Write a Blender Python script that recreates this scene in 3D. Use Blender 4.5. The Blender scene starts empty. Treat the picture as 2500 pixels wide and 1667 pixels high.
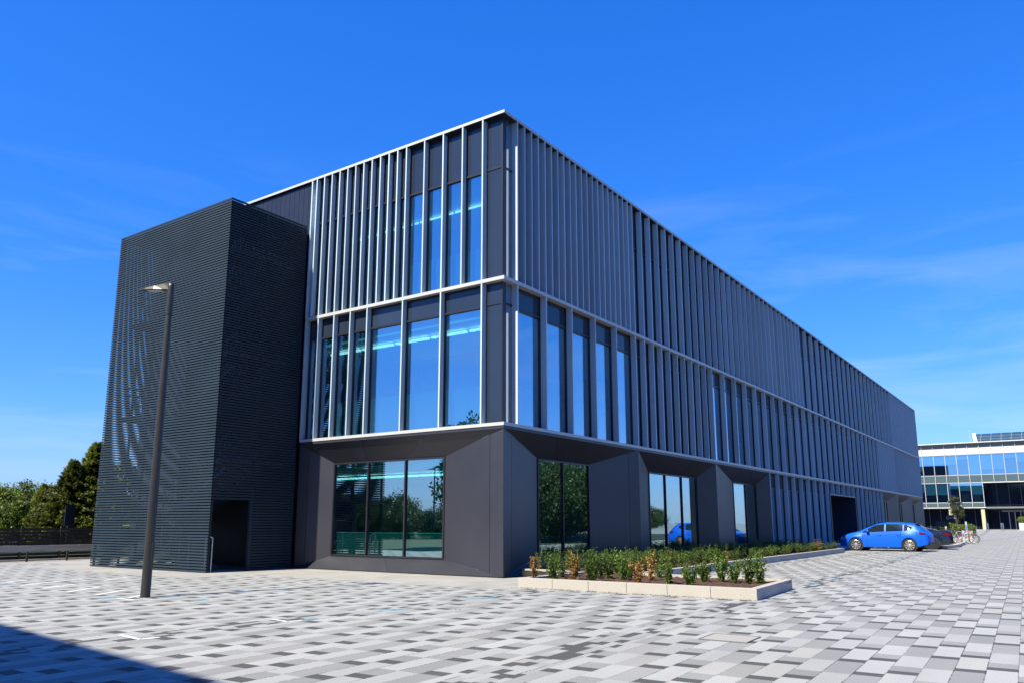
import bpy, bmesh, math, random
from mathutils import Vector, Matrix
random.seed(7)
R = math.radians
sc = bpy.context.scene
COL = sc.collection

# ------------------------------------------------------------------ camera
CAM = Vector((-17.060, -12.156, 1.40))
yaw, pit = .6086, .1878
fw = Vector((math.cos(yaw)*math.cos(pit), math.sin(yaw)*math.cos(pit), math.sin(pit)))
rt = Vector((math.sin(yaw), -math.cos(yaw), 0)); up = rt.cross(fw)
cd = bpy.data.cameras.new('camera'); cam = bpy.data.objects.new('camera', cd); COL.objects.link(cam)
cam.matrix_world = Matrix(((rt.x, up.x, -fw.x, CAM.x), (rt.y, up.y, -fw.y, CAM.y), (rt.z, up.z, -fw.z, CAM.z), (0, 0, 0, 1)))
cd.sensor_width = 36; cd.lens = 1916.7/2500*36; cd.shift_y = 78.7/2500
cd.clip_start = .1; cd.clip_end = 3000
sc.camera = cam

# ------------------------------------------------------------------ light
SUN_EL = R(49.0)
sv = Vector((-.974, .224, 0)).normalized()
sund = Vector((sv.x*math.cos(SUN_EL), sv.y*math.cos(SUN_EL), math.sin(SUN_EL)))
sl = bpy.data.lights.new('sun', 'SUN'); so = bpy.data.objects.new('sun', sl); COL.objects.link(so)
so.rotation_euler = sund.to_track_quat('Z', 'Y').to_euler()
sl.energy = 5.0; sl.angle = R(.53); sl.color = (1, .92, .70)
w = bpy.data.worlds.new('World'); sc.world = w; w.use_nodes = True
nt = w.node_tree; nt.nodes.clear()
out = nt.nodes.new('ShaderNodeOutputWorld'); bg = nt.nodes.new('ShaderNodeBackground')
sky = nt.nodes.new('ShaderNodeTexSky'); sky.sky_type = 'NISHITA'; sky.sun_disc = False
sky.sun_elevation = SUN_EL; sky.sun_rotation = math.atan2(sv.x, sv.y)
sky.altitude = 50; sky.air_density = 1.15; sky.dust_density = .25; sky.ozone_density = 2.0
hs = nt.nodes.new('ShaderNodeHueSaturation'); hs.inputs['Saturation'].default_value = 1.32; hs.inputs['Value'].default_value = 1.0
geo = nt.nodes.new('ShaderNodeTexCoord')
# thin cirrus wisps, stretched level with the horizon
mp = nt.nodes.new('ShaderNodeMapping'); mp.inputs['Scale'].default_value = (1.6, 1.6, 11)
mp.inputs['Rotation'].default_value = (R(4), R(-3), R(20))
no = nt.nodes.new('ShaderNodeTexNoise'); no.inputs['Scale'].default_value = 1.7; no.inputs['Detail'].default_value = 7; no.inputs['Roughness'].default_value = .55; no.inputs['Distortion'].default_value = .5
cr = nt.nodes.new('ShaderNodeMapRange'); cr.inputs['From Min'].default_value = .47; cr.inputs['From Max'].default_value = .78; cr.inputs['To Max'].default_value = .40
sx = nt.nodes.new('ShaderNodeSeparateXYZ')
lo = nt.nodes.new('ShaderNodeMapRange'); lo.inputs['From Min'].default_value = .44; lo.inputs['From Max'].default_value = .16; lo.inputs['To Min'].default_value = 0; lo.inputs['To Max'].default_value = 1
mu = nt.nodes.new('ShaderNodeMath'); mu.operation = 'MULTIPLY'
mx = nt.nodes.new('ShaderNodeMixRGB'); mx.inputs[2].default_value = (6.2, 7.6, 9.0, 1)
L = nt.links.new
L(geo.outputs['Generated'], mp.inputs['Vector']); L(mp.outputs[0], no.inputs['Vector']); L(no.outputs['Fac'], cr.inputs['Value'])
L(geo.outputs['Generated'], sx.inputs[0]); L(sx.outputs[2], lo.inputs['Value'])
L(cr.outputs[0], mu.inputs[0]); L(lo.outputs[0], mu.inputs[1])
# camera-like colour response of the sky, channel by channel
SB = .115
sep = nt.nodes.new('ShaderNodeSeparateColor'); cmb = nt.nodes.new('ShaderNodeCombineColor'); L(sky.outputs[0], hs.inputs['Color']); L(hs.outputs[0], sep.inputs[0])
for i, (a_, g_) in enumerate(((.60, 1.03), (.84, .76), (1.62, .62))):
    p1 = nt.nodes.new('ShaderNodeMath'); p1.operation = 'MULTIPLY'; p1.inputs[1].default_value = SB; L(sep.outputs[i], p1.inputs[0])
    p2 = nt.nodes.new('ShaderNodeMath'); p2.operation = 'POWER'; p2.inputs[1].default_value = g_; L(p1.outputs[0], p2.inputs[0])
    p3 = nt.nodes.new('ShaderNodeMath'); p3.operation = 'MULTIPLY'; p3.inputs[1].default_value = a_/SB; L(p2.outputs[0], p3.inputs[0]); L(p3.outputs[0], cmb.inputs[i])
L(cmb.outputs[0], mx.inputs[1]); L(mu.outputs[0], mx.inputs[0])
L(mx.outputs[0], bg.inputs['Color']); bg.inputs['Strength'].default_value = .050
L(bg.outputs[0], out.inputs['Surface'])
sc.view_settings.view_transform = 'Standard'; sc.view_settings.look = 'None'
sc.view_settings.exposure = 1.2; sc.view_settings.gamma = 1
sc.render.engine = 'CYCLES'
sc.cycles.max_bounces = 8; sc.cycles.glossy_bounces = 5; sc.cycles.transparent_max_bounces = 12
sc.cycles.sample_clamp_indirect = 6; sc.cycles.caustics_reflective = False; sc.cycles.caustics_refractive = False

# ------------------------------------------------------------------ node helpers
class X:
    """tiny expression wrapper round shader Math nodes"""
    def __init__(s, nt, v): s.nt, s.v = nt, v
    def op(s, o, b=None, c=None):
        n = s.nt.nodes.new('ShaderNodeMath'); n.operation = o
        for i, q in enumerate((s, b, c)):
            if q is None: continue
            q = q.v if isinstance(q, X) else q
            if isinstance(q, (int, float)): n.inputs[i].default_value = q
            else: s.nt.links.new(q, n.inputs[i])
        return X(s.nt, n.outputs[0])
    def __add__(s, b): return s.op('ADD', b)
    def __sub__(s, b): return s.op('SUBTRACT', b)
    def __mul__(s, b): return s.op('MULTIPLY', b)
    def __truediv__(s, b): return s.op('DIVIDE', b)
    def __gt__(s, b): return s.op('GREATER_THAN', b)
    def __lt__(s, b): return s.op('LESS_THAN', b)
    def mod(s, b): return s.op('FLOORED_MODULO', b)
    def floor(s): return s.op('FLOOR')
    def frac(s): return s.op('FRACT')
    def mix(s, a, b):           # a where s = 0, b where s = 1
        a = a if isinstance(a, X) else X(s.nt, a)
        if isinstance(a.v, (int, float)) :
            t = s * ((b - a.v) if isinstance(b, X) else (b-a.v)); return t + a.v
        return a + s * ((b if isinstance(b, X) else X(s.nt, b).asx()) - a)
    def asx(s):
        n = s.nt.nodes.new('ShaderNodeValue'); n.outputs[0].default_value = s.v; return X(s.nt, n.outputs[0])

def wn(nt, a, b, c=None):
    cb = nt.nodes.new('ShaderNodeCombineXYZ')
    for i, q in enumerate((a, b, c)):
        if q is None: continue
        if isinstance(q, X): nt.links.new(q.v, cb.inputs[i])
        else: cb.inputs[i].default_value = q
    n = nt.nodes.new('ShaderNodeTexWhiteNoise'); n.noise_dimensions = '3D'
    nt.links.new(cb.outputs[0], n.inputs['Vector']); return X(nt, n.outputs['Value'])

def newmat(name):
    m = bpy.data.materials.new(name); m.use_nodes = True; nt = m.node_tree
    return m, nt, nt.nodes['Principled BSDF']

TONED = {'silver_aluminium', 'bronze_grey_panel', 'grey_spandrel_panel', 'dark_glossy_panel', 'pale_granite_kerb'}
def mat(name, col, rough=.5, metal=0, spec=.5, var=0, scale=3, bump=0, bscale=60, coat=0, stretch=(1, 1, 1), emit=None, es=1):
    m, nt, p = newmat(name)
    p.inputs['Base Color'].default_value = (*col, 1); p.inputs['Roughness'].default_value = rough
    p.inputs['Metallic'].default_value = metal; p.inputs['Specular IOR Level'].default_value = spec
    p.inputs['Coat Weight'].default_value = coat; p.inputs['Coat Roughness'].default_value = .04
    if var or bump:
        tc = nt.nodes.new('ShaderNodeTexCoord'); mpn = nt.nodes.new('ShaderNodeMapping'); mpn.inputs['Scale'].default_value = stretch
        nt.links.new(tc.outputs['Object'], mpn.inputs[0])
    if var:
        n = nt.nodes.new('ShaderNodeTexNoise'); n.inputs['Scale'].default_value = scale; n.inputs['Detail'].default_value = 6; n.inputs['Roughness'].default_value = .6
        nt.links.new(mpn.outputs[0], n.inputs['Vector'])
        r = nt.nodes.new('ShaderNodeMapRange'); r.inputs['From Min'].default_value = .3; r.inputs['From Max'].default_value = .7
        r.inputs['To Min'].default_value = 1-var; r.inputs['To Max'].default_value = 1+var
        nt.links.new(n.outputs['Fac'], r.inputs['Value'])
        mm = nt.nodes.new('ShaderNodeVectorMath'); mm.operation = 'SCALE'; mm.inputs[0].default_value = col
        nt.links.new(r.outputs[0], mm.inputs['Scale']); nt.links.new(mm.outputs[0], p.inputs['Base Color'])
        rr = nt.nodes.new('ShaderNodeMapRange'); rr.inputs['To Min'].default_value = max(.02, rough-.07); rr.inputs['To Max'].default_value = min(1, rough+.07)
        nt.links.new(n.outputs['Fac'], rr.inputs['Value']); nt.links.new(rr.outputs[0], p.inputs['Roughness'])
    if bump:
        n2 = nt.nodes.new('ShaderNodeTexNoise'); n2.inputs['Scale'].default_value = bscale; n2.inputs['Detail'].default_value = 4
        nt.links.new(mpn.outputs[0], n2.inputs['Vector'])
        b = nt.nodes.new('ShaderNodeBump'); b.inputs['Strength'].default_value = bump; b.inputs['Distance'].default_value = .02
        nt.links.new(n2.outputs['Fac'], b.inputs['Height']); nt.links.new(b.outputs[0], p.inputs['Normal'])
    if emit:
        p.inputs['Emission Color'].default_value = (*emit, 1); p.inputs['Emission Strength'].default_value = es
    oi = nt.nodes.new('ShaderNodeObjectInfo')
    if name in TONED:
        src_ = p.inputs['Base Color'].links[0].from_socket if p.inputs['Base Color'].links else None
        mr = nt.nodes.new('ShaderNodeMapRange'); mr.inputs['To Min'].default_value = .86; mr.inputs['To Max'].default_value = 1.14; nt.links.new(oi.outputs['Random'], mr.inputs['Value'])
        v_ = nt.nodes.new('ShaderNodeVectorMath'); v_.operation = 'SCALE'; v_.inputs[0].default_value = col
        if src_: nt.links.new(src_, v_.inputs[0])
        nt.links.new(mr.outputs[0], v_.inputs['Scale']); nt.links.new(v_.outputs[0], p.inputs['Base Color'])
    return m

def glassmat(name, tint, refl, r0, wave=0.0):
    """coated facade glass: tinted see-through plus a mirror coating"""
    m, nt, p = newmat(name); nt.nodes.remove(p); o = nt.nodes['Material Output']
    t = nt.nodes.new('ShaderNodeBsdfTransparent'); t.inputs[0].default_value = (*tint, 1)
    g = nt.nodes.new('ShaderNodeBsdfGlossy'); g.inputs[0].default_value = (*refl, 1); g.inputs['Roughness'].default_value = .003
    lw = nt.nodes.new('ShaderNodeLayerWeight'); lw.inputs['Blend'].default_value = .5
    f = nt.nodes.new('ShaderNodeMapRange'); f.inputs['To Min'].default_value = r0; f.inputs['To Max'].default_value = 1
    pw = nt.nodes.new('ShaderNodeMath'); pw.operation = 'POWER'; pw.inputs[1].default_value = 3
    mx = nt.nodes.new('ShaderNodeMixShader')
    nt.links.new(lw.outputs['Facing'], pw.inputs[0]); nt.links.new(pw.outputs[0], f.inputs['Value']); nt.links.new(f.outputs[0], mx.inputs[0])
    nt.links.new(t.outputs[0], mx.inputs[1]); nt.links.new(g.outputs[0], mx.inputs[2]); nt.links.new(mx.outputs[0], o.inputs[0])
    if wave:
        tc = nt.nodes.new('ShaderNodeTexCoord'); n = nt.nodes.new('ShaderNodeTexNoise'); n.inputs['Scale'].default_value = .9; n.inputs['Detail'].default_value = 1
        b = nt.nodes.new('ShaderNodeBump'); b.inputs['Strength'].default_value = wave; b.inputs['Distance'].default_value = .01
        nt.links.new(tc.outputs['Object'], n.inputs['Vector']); nt.links.new(n.outputs['Fac'], b.inputs['Height']); nt.links.new(b.outputs[0], g.inputs['Normal'])
    return m

M = {}
M['fin'] = mat('silver_aluminium', (0.3800, 0.4700, 0.5500), 0.42, 0.05, var=.04, scale=1.5)
M['band'] = mat('pale_aluminium_trim', (0.4000, 0.4100, 0.4200), 0.45, 0.1, var=.04, scale=1.5)
M['frame'] = mat('dark_frame_metal', (.028, .030, .038), .35, .4)
M['plinth'] = mat('bronze_grey_panel', (.0285, .0295, .0420), .38, .12, var=.10, scale=.9, bump=.04, bscale=300)
M['spandrel'] = mat('grey_spandrel_panel', (0.0260, 0.0380, 0.0640), 0.12, 0.25, var=.05, scale=1)
M['corner_gloss'] = mat('mirror_gloss_panel', (.42, .44, .48), .07, .9)
M['clad'] = mat('slate_grey_cladding', (0.0240, 0.0280, 0.0420), 0.34, 0.35, var=.08, scale=1.2)
M['panel'] = mat('dark_glossy_panel', (0.0110, 0.0240, 0.0520), 0.32, 0, var=.1, scale=.7)
M['navy'] = mat('navy_portal_metal', (0.0288, 0.0360, 0.0672), 0.4, 0.3, var=.1, scale=1)
M['louvre'] = mat('slate_louvre_metal', (.0175, .030, .046), .6, 0, .22, var=.12, scale=.8)
M['louvre_dark'] = mat('dark_carrier_metal', (0.0050, 0.0063, 0.0092), .5, .3)
M['glass'] = glassmat('coated_blue_glass', (.50, .85, .86), (.70, .84, 1.0), .38, .03)
M['glass_low'] = glassmat('tinted_shopfront_glass', (.42, .82, .80), (.74, .88, .96), .38, .025)
M['interior'] = mat('interior_plaster', (0.7400, 0.7600, 0.7600), .8, 0, var=.04)
M['int_dark'] = mat('interior_partition', (0.1560, 0.1800, 0.1920), .8, 0, var=.1)
M['carpet'] = mat('grey_carpet', (0.2000, 0.2200, 0.2400), .9, 0)
M['striplight'] = mat('ceiling_strip_light', (.8, .9, .9), .5, emit=(.95, 1, 1), es=1.0)
M['steel'] = mat('brushed_steel', (0.4400, 0.4480, 0.4640), .3, .9)
M['stair'] = mat('pale_galvanised_steel', (0.2250, 0.2430, 0.2700), .45, .3)
M['pole'] = mat('grey_painted_pole', (0.0300, 0.0290, 0.0300), 0.4, 0.2, var=.06, scale=3)
M['lens'] = mat('lamp_lens', (.5, .52, .5), .2)
M['granite'] = mat('pale_granite_kerb', (0.3023, 0.2837, 0.2678), .75, 0, var=.10, scale=45, bump=.15, bscale=120)
M['mulch'] = None
M['white_paint'] = mat('white_line_paint', (0.6210, 0.6345, 0.6480), .6, 0, var=.05, scale=20)
M['blue_block'] = mat('pale_blue_paver', (0.0700, 0.2100, 0.3000), .7, 0, var=.1, scale=30)
M['slatwood'] = mat('dark_fence_boards', (0.0140, 0.0126, 0.0119), .7, 0, var=.3, scale=6)
M['railgrey'] = mat('weathered_barrier_beam', (0.2925, 0.2925, 0.3012), .65, .1, var=.25, scale=4, stretch=(.3, 3, 3))
M['wood'] = mat('bark', (0.0495, 0.0363, 0.0264), .9, 0, var=.3, scale=8)
M['birch'] = mat('pale_bark', (0.2112, 0.1980, 0.1716), .9, 0, var=.2, scale=8)
M['white'] = mat('white_cladding', (0.4200, 0.4300, 0.4300), .5, 0, var=.03)
M['mull'] = mat('white_mullion', (0.3400, 0.3600, 0.3900), .4, .1)
M['eave'] = mat('grey_eave_panel', (0.1300, 0.1365, 0.1430), .5, 0)
M['bluewin'] = glassmat('pale_reflective_glass', (.55, .82, .92), (.55, .82, 1.0), .44, .0)
M['greenpan'] = mat('grey_green_panel', (0.0700, 0.1050, 0.1200), .25, .2)
M['blind'] = mat('pale_roller_blind', (0.4500, 0.5500, 0.5800), .8, 0)
M['darkglass'] = mat('dark_entrance_glass', (.006, .010, .022), .06, .0, spec=.6)
M['cream'] = mat('cream_column', (0.4000, 0.3700, 0.2200), .6, 0)
M['pv'] = mat('roof_glazing', (0.0200, 0.0500, 0.0800), 0.3, 0)
M['sign'] = mat('anthracite_sign', (0.0252, 0.0252, 0.0336), .45, 0)
M['signwhite'] = mat('white_sign_lettering', (0.4760, 0.4816, 0.4928), .5, 0)
M['tyre'] = mat('tyre_rubber', (0.0060, 0.0060, 0.0065), .75, 0)
M['alloy'] = mat('silver_alloy', (.62, .63, .65), .28, .8)
M['blackalloy'] = mat('black_alloy', (.015, .015, .017), .3, .6)
M['bluecar'] = mat('metallic_blue_paint', (0.0010, 0.0780, 0.5000), .42, .1, spec=.25, coat=.06)
M['blackcar'] = mat('gloss_dark_grey_paint', (0.0126, 0.0133, 0.0168), .22, .5, coat=1)
M['carglass'] = mat('tinted_car_glass', (.008, .014, .018), .05, 0, spec=.6)
M['plastic'] = mat('black_plastic', (.012, .013, .015), .5)
M['red'] = mat('red_lamp_lens', (.085, .003, .006), .4, 0, spec=.15)
M['headlamp'] = mat('clear_headlamp', (.30, .35, .40), .08, .6, coat=1)
M['chrome'] = mat('chrome', (.75, .76, .78), .1, 1)
M['redframe'] = mat('red_bike_paint', (0.3850, 0.0560, 0.0280), .35, 0)
M['bluebox'] = mat('blue_charger_face', (.05, .12, .45), .4)
M['yellow'] = mat('pale_green_sign_paint', (0.3300, 0.3960, 0.2400), .5, 0)

# mulch
m, nt, p = newmat('bark_mulch'); tc = nt.nodes.new('ShaderNodeTexCoord')
v = nt.nodes.new('ShaderNodeTexVoronoi'); v.inputs['Scale'].default_value = 34; v.feature = 'F1'
cr = nt.nodes.new('ShaderNodeValToRGB'); e = cr.color_ramp.elements
e[0].color = (.018, .008, .005, 1); e[1].color = (.125, .055, .035, 1); e.new(.6).color = (.050, .021, .013, 1)
nt.links.new(tc.outputs['Object'], v.inputs['Vector']); nt.links.new(v.outputs['Color'], cr.inputs['Fac']); nt.links.new(cr.outputs[0], p.inputs['Base Color'])
b = nt.nodes.new('ShaderNodeBump'); b.inputs['Strength'].default_value = 1; b.inputs['Distance'].default_value = .03
nt.links.new(v.outputs['Color'], b.inputs['Height']); nt.links.new(b.outputs[0], p.inputs['Normal']); p.inputs['Roughness'].default_value = .9
M['mulch'] = m

# foliage
def leafmat(name, c1, c2, c3):
    m, nt, p = newmat(name)
    g = nt.nodes.new('ShaderNodeNewGeometry'); cr = nt.nodes.new('ShaderNodeValToRGB'); e = cr.color_ramp.elements
    e[0].color = (*c1, 1); e[1].color = (*c3, 1); e.new(.5).color = (*c2, 1)
    nt.links.new(g.outputs['Random Per Island'], cr.inputs['Fac']); oi = nt.nodes.new('ShaderNodeObjectInfo'); mr = nt.nodes.new('ShaderNodeMapRange'); mr.inputs['To Min'].default_value = .62; mr.inputs['To Max'].default_value = 1.3
    vm_ = nt.nodes.new('ShaderNodeVectorMath'); vm_.operation = 'SCALE'; nt.links.new(oi.outputs['Random'], mr.inputs['Value']); nt.links.new(cr.outputs[0], vm_.inputs[0]); nt.links.new(mr.outputs[0], vm_.inputs['Scale']); nt.links.new(vm_.outputs[0], p.inputs['Base Color'])
    p.inputs['Roughness'].default_value = .5; p.inputs['Specular IOR Level'].default_value = .35
    tr = nt.nodes.new('ShaderNodeBsdfTranslucent'); nt.links.new(vm_.outputs[0], tr.inputs[0])
    mx = nt.nodes.new('ShaderNodeMixShader'); mx.inputs[0].default_value = .3
    nt.links.new(p.outputs[0], mx.inputs[1]); nt.links.new(tr.outputs[0], mx.inputs[2]); nt.links.new(mx.outputs[0], nt.nodes['Material Output'].inputs[0])
    return m
M['leaf_shrub'] = leafmat('shrub_leaves', (.030, .062, .010), (.066, .118, .014), (.125, .19, .03))
M['leaf_dead'] = leafmat('dry_orange_leaves', (.14, .06, .015), (.27, .145, .035), (.38, .25, .07))
M['leaf_broad'] = leafmat('broad_leaves', (.055, .10, .014), (.12, .17, .022), (.21, .27, .05))
M['leaf_dark'] = leafmat('deep_green_leaves', (.018, .036, .012), (.034, .062, .018), (.065, .10, .03))
M['leaf_conifer'] = leafmat('conifer_sprays', (.052, .078, .012), (.115, .140, .018), (.23, .25, .04))
M['leaf_young'] = leafmat('young_olive_leaves', (.045, .065, .02), (.08, .10, .03), (.13, .13, .05))

# paving: long granite-look slabs in courses along x, a six-slab colour rhythm shifted course by course
m, nt, p = newmat('block_paving')
tc = nt.nodes.new('ShaderNodeTexCoord'); sp = nt.nodes.new('ShaderNodeSeparateXYZ'); nt.links.new(tc.outputs['Object'], sp.inputs[0])
gx, gy = X(nt, sp.outputs[0]), X(nt, sp.outputs[1])
W_ = .266
yr = gy - gx*.037 + 8.664
xr = gx + gy*.037 + .3
n_ = (yr/W_).floor(); fy = (yr/W_).frac()
per = 2.9
tt = xr + 1.645 - n_*.725
t = tt.mod(per); rep = (tt/per).floor()
segs = [(.175, 0), (.965, 1), (1.14, 0), (1.44, 2), (2.17, 1), (2.9, 2)]
dark = (t < .175) + (t > .965)*(t < 1.14)
midm = (t > 1.14)*(t < 1.44) + (t > 2.17)
idx = (t > .175) + (t > .965) + (t > 1.14) + (t > 1.44) + (t > 2.17)
rnd = wn(nt, n_, idx, rep)
val = dark.mix(midm.mix(.60, .455), .135) if False else None
light = X(nt, .268).asx()
base = light + midm*(-.072) + dark*(-.208)
base = base * (rnd*.19 + .905)
# small-format strips that edge the parking bays
sxx = (xr/.36).floor(); 
def strip(maskcoord, lo_, hi_):
    return (maskcoord > lo_)*(maskcoord < hi_)
yr0 = gy - gx*.037
st = strip(yr0, -7.42, -6.92) + strip(gy + gx*.055, -3.28, -2.80)
hn = (yr/(W_*.5)).floor(); off = wn(nt, hn, 3.3, 1.7)*.26
sx_ = ((xr + off)/.24).floor(); r2 = wn(nt, sx_, hn, 9.1)
sv_ = (r2 > .66)*(-.165) + .225 + (r2 < .3)*.035
base = base + st*(sv_ - base)
# beige apron round the building
bw = wn(nt, (gx/.6).floor(), (gy/.6).floor(), 4.)
ap = (gx > -2.75)*(gy > -2.2)
ap2 = (gy > 6.9)*(gx > -4.5)*(gy < 16.5) + (gy > 18.4)
apm = (ap + ap2) > .5
base = base + apm*((bw*.035 + .235) - base)
# joints
jl = (fy < .022) + (fy > .978)
jn = nt.nodes.new('ShaderNodeTexNoise'); jn.inputs['Scale'].default_value = 26; jn.inputs['Detail'].default_value = 1; nt.links.new(tc.outputs['Object'], jn.inputs['Vector'])
gate = X(nt, jn.outputs['Fac']) > .46
gate2 = wn(nt, n_, 7.7, 2.2) > .35
jc = None
for a_ in (.175, .965, 1.14, 1.44, 2.17, 2.9):
    q = (t - (a_-.008)).op('ABSOLUTE') < .006
    jc = q if jc is None else jc + q
notap = (apm*-1) + 1
aj = ((gx/.6).frac() < .018) + ((gy/.3).frac() < .036)
base = base * ((aj*apm)*(-.22) + 1)
base = base * ((jl*gate*gate2*notap)*(-.80) + 1) * ((jc*notap)*(-.10) + 1)
# granite speckle and faint soiling
s1 = nt.nodes.new('ShaderNodeTexNoise'); s1.inputs['Scale'].default_value = 85; s1.inputs['Detail'].default_value = 2; s1.inputs['Roughness'].default_value = .8; nt.links.new(tc.outputs['Object'], s1.inputs['Vector'])
s2 = nt.nodes.new('ShaderNodeTexNoise'); s2.inputs['Scale'].default_value = .55; s2.inputs['Detail'].default_value = 5; nt.links.new(tc.outputs['Object'], s2.inputs['Vector'])
base = base * ((X(nt, s1.outputs['Fac']) - .5)*1.35 + 1) * ((X(nt, s2.outputs['Fac']) - .5)*.34 + 1)
mpv = nt.nodes.new('ShaderNodeMapping'); mpv.inputs['Scale'].default_value = (.25, 1.8, 1); mpv.inputs['Rotation'].default_value = (0, 0, .25); nt.links.new(tc.outputs['Object'], mpv.inputs[0])
s3 = nt.nodes.new('ShaderNodeTexNoise'); s3.inputs['Scale'].default_value = 1.1; s3.inputs['Detail'].default_value = 6; nt.links.new(mpv.outputs[0], s3.inputs['Vector'])
base = base * ((X(nt, s3.outputs['Fac']) - .5)*.26 + 1)
s4 = nt.nodes.new('ShaderNodeTexVoronoi'); s4.inputs['Scale'].default_value = 1.3; nt.links.new(tc.outputs['Object'], s4.inputs['Vector'])
base = base * ((X(nt, s4.outputs['Distance']) < .022)*(-.45) + 1)
cb = nt.nodes.new('ShaderNodeCombineColor')
warm = apm*.06 + (wn(nt, idx, n_, rep) > .9)*.03
nt.links.new((base*(warm + .965)).v, cb.inputs[0]); nt.links.new((base*(warm*.35 + .985)).v, cb.inputs[1]); nt.links.new((base*(warm*-.5 + 1.02)).v, cb.inputs[2])
nt.links.new(cb.outputs[0], p.inputs['Base Color']); p.inputs['Roughness'].default_value = .78; p.inputs['Specular IOR Level'].default_value = .3
bp = nt.nodes.new('ShaderNodeBump'); bp.inputs['Strength'].default_value = .25; bp.inputs['Distance'].default_value = .004
nt.links.new((X(nt, s1.outputs['Fac']) - jl*1.5).v, bp.inputs['Height']); nt.links.new(bp.outputs[0], p.inputs['Normal'])
M['paving'] = m
M['patch'] = mat('beige_paver', (0.2520, 0.2470, 0.2350), .8, 0, var=.08, scale=60)
M['grass'] = mat('rough_grass', (0.0180, 0.0280, 0.0070), .9, 0, var=.4, scale=2, bump=.5)

# ------------------------------------------------------------------ mesh helpers
class MB:
    def __init__(s): s.v = []; s.f = []
    def add(s, vs, fs):
        o = len(s.v); s.v += [tuple(q) for q in vs]; s.f += [tuple(i+o for i in f) for f in fs]
    def box(s, x0, y0, z0, x1, y1, z1):
        x0, x1 = min(x0, x1), max(x0, x1); y0, y1 = min(y0, y1), max(y0, y1); z0, z1 = min(z0, z1), max(z0, z1)
        s.add([(x0, y0, z0), (x1, y0, z0), (x1, y1, z0), (x0, y1, z0), (x0, y0, z1), (x1, y0, z1), (x1, y1, z1), (x0, y1, z1)],
              [(0, 3, 2, 1), (4, 5, 6, 7), (0, 1, 5, 4), (1, 2, 6, 5), (2, 3, 7, 6), (3, 0, 4, 7)])
    def slab(s, pts, off):
        """polygon pts thickened by vector off"""
        n = len(pts); off = Vector(off); a = [Vector(q) for q in pts]; b = [q+off for q in a]
        nrm = (a[1]-a[0]).cross(a[2]-a[0])
        fr = list(range(n)); bk = [i+n for i in range(n)][::-1]
        if nrm.dot(off) > 0: fr = fr[::-1]; bk = bk[::-1]; side = [((i+1) % n, i, i+n, (i+1) % n+n)[::-1] for i in range(n)]
        else: side = [((i+1) % n, i, i+n, (i+1) % n+n) for i in range(n)]
        s.add(a+b, [tuple(fr), tuple(bk)]+side)
    def tube(s, p0, p1, r0, r1=None, n=8, cap=True):
        r1 = r0 if r1 is None else r1
        p0, p1 = Vector(p0), Vector(p1); d = (p1-p0).normalized()
        a = d.orthogonal().normalized(); b = d.cross(a)
        vs = []
        for p_, r_ in ((p0, r0), (p1, r1)):
            for i in range(n):
                t_ = 2*math.pi*i/n; vs.append(p_+(a*math.cos(t_)+b*math.sin(t_))*r_)
        fs = [(i, (i+1) % n, (i+1) % n+n, i+n) for i in range(n)]
        if cap: fs += [tuple(range(n))[::-1], tuple(range(n, 2*n))]
        s.add(vs, fs)
    def ring(s, c, axis, R0, r, n=28, k=8):
        """torus"""
        c = Vector(c); axis = Vector(axis).normalized(); a = axis.orthogonal().normalized(); b = axis.cross(a); vs = []; fs = []
        for i in range(n):
            t_ = 2*math.pi*i/n; d = a*math.cos(t_)+b*math.sin(t_)
            for j in range(k):
                u_ = 2*math.pi*j/k; vs.append(c+d*(R0+r*math.cos(u_))+axis*r*math.sin(u_))
        for i in range(n):
            for j in range(k):
                fs.append((i*k+j, ((i+1) % n)*k+j, ((i+1) % n)*k+(j+1) % k, i*k+(j+1) % k))
        s.add(vs, fs)
    def lathe(s, c, axis, prof, n=28):
        """prof: list of (radius, along)"""
        c = Vector(c); axis = Vector(axis).normalized(); a = axis.orthogonal().normalized(); b = axis.cross(a); k = len(prof); vs = []; fs = []
        for i in range(n):
            t_ = 2*math.pi*i/n; d = a*math.cos(t_)+b*math.sin(t_)
            for r_, h_ in prof: vs.append(c+d*r_+axis*h_)
        for i in range(n):
            for j in range(k-1):
                fs.append((i*k+j, i*k+j+1, ((i+1) % n)*k+j+1, ((i+1) % n)*k+j))
        s.add(vs, fs)
    def build(s, name, m, parent=None, smooth=False, bevel=0, origin=None):
        me = bpy.data.meshes.new(name)
        vs = s.v
        if origin is not None: vs = [(a-origin[0], b-origin[1], c-origin[2]) for a, b, c in vs]
        me.from_pydata(vs, [], s.f); me.update()
        me.materials.append(M[m] if isinstance(m, str) else m)
        if smooth:
            for q in me.polygons: q.use_smooth = True
        o = bpy.data.objects.new(name, me); COL.objects.link(o)
        if origin is not None and parent is None: o.location = origin
        if parent is not None: o.parent = parent
        if bevel:
            bm = bmesh.new(); bm.from_mesh(me); bmesh.ops.bevel(bm, geom=bm.edges[:], offset=bevel, segments=2, affect='EDGES', profile=.7); bm.to_mesh(me); bm.free()
        return o

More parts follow.
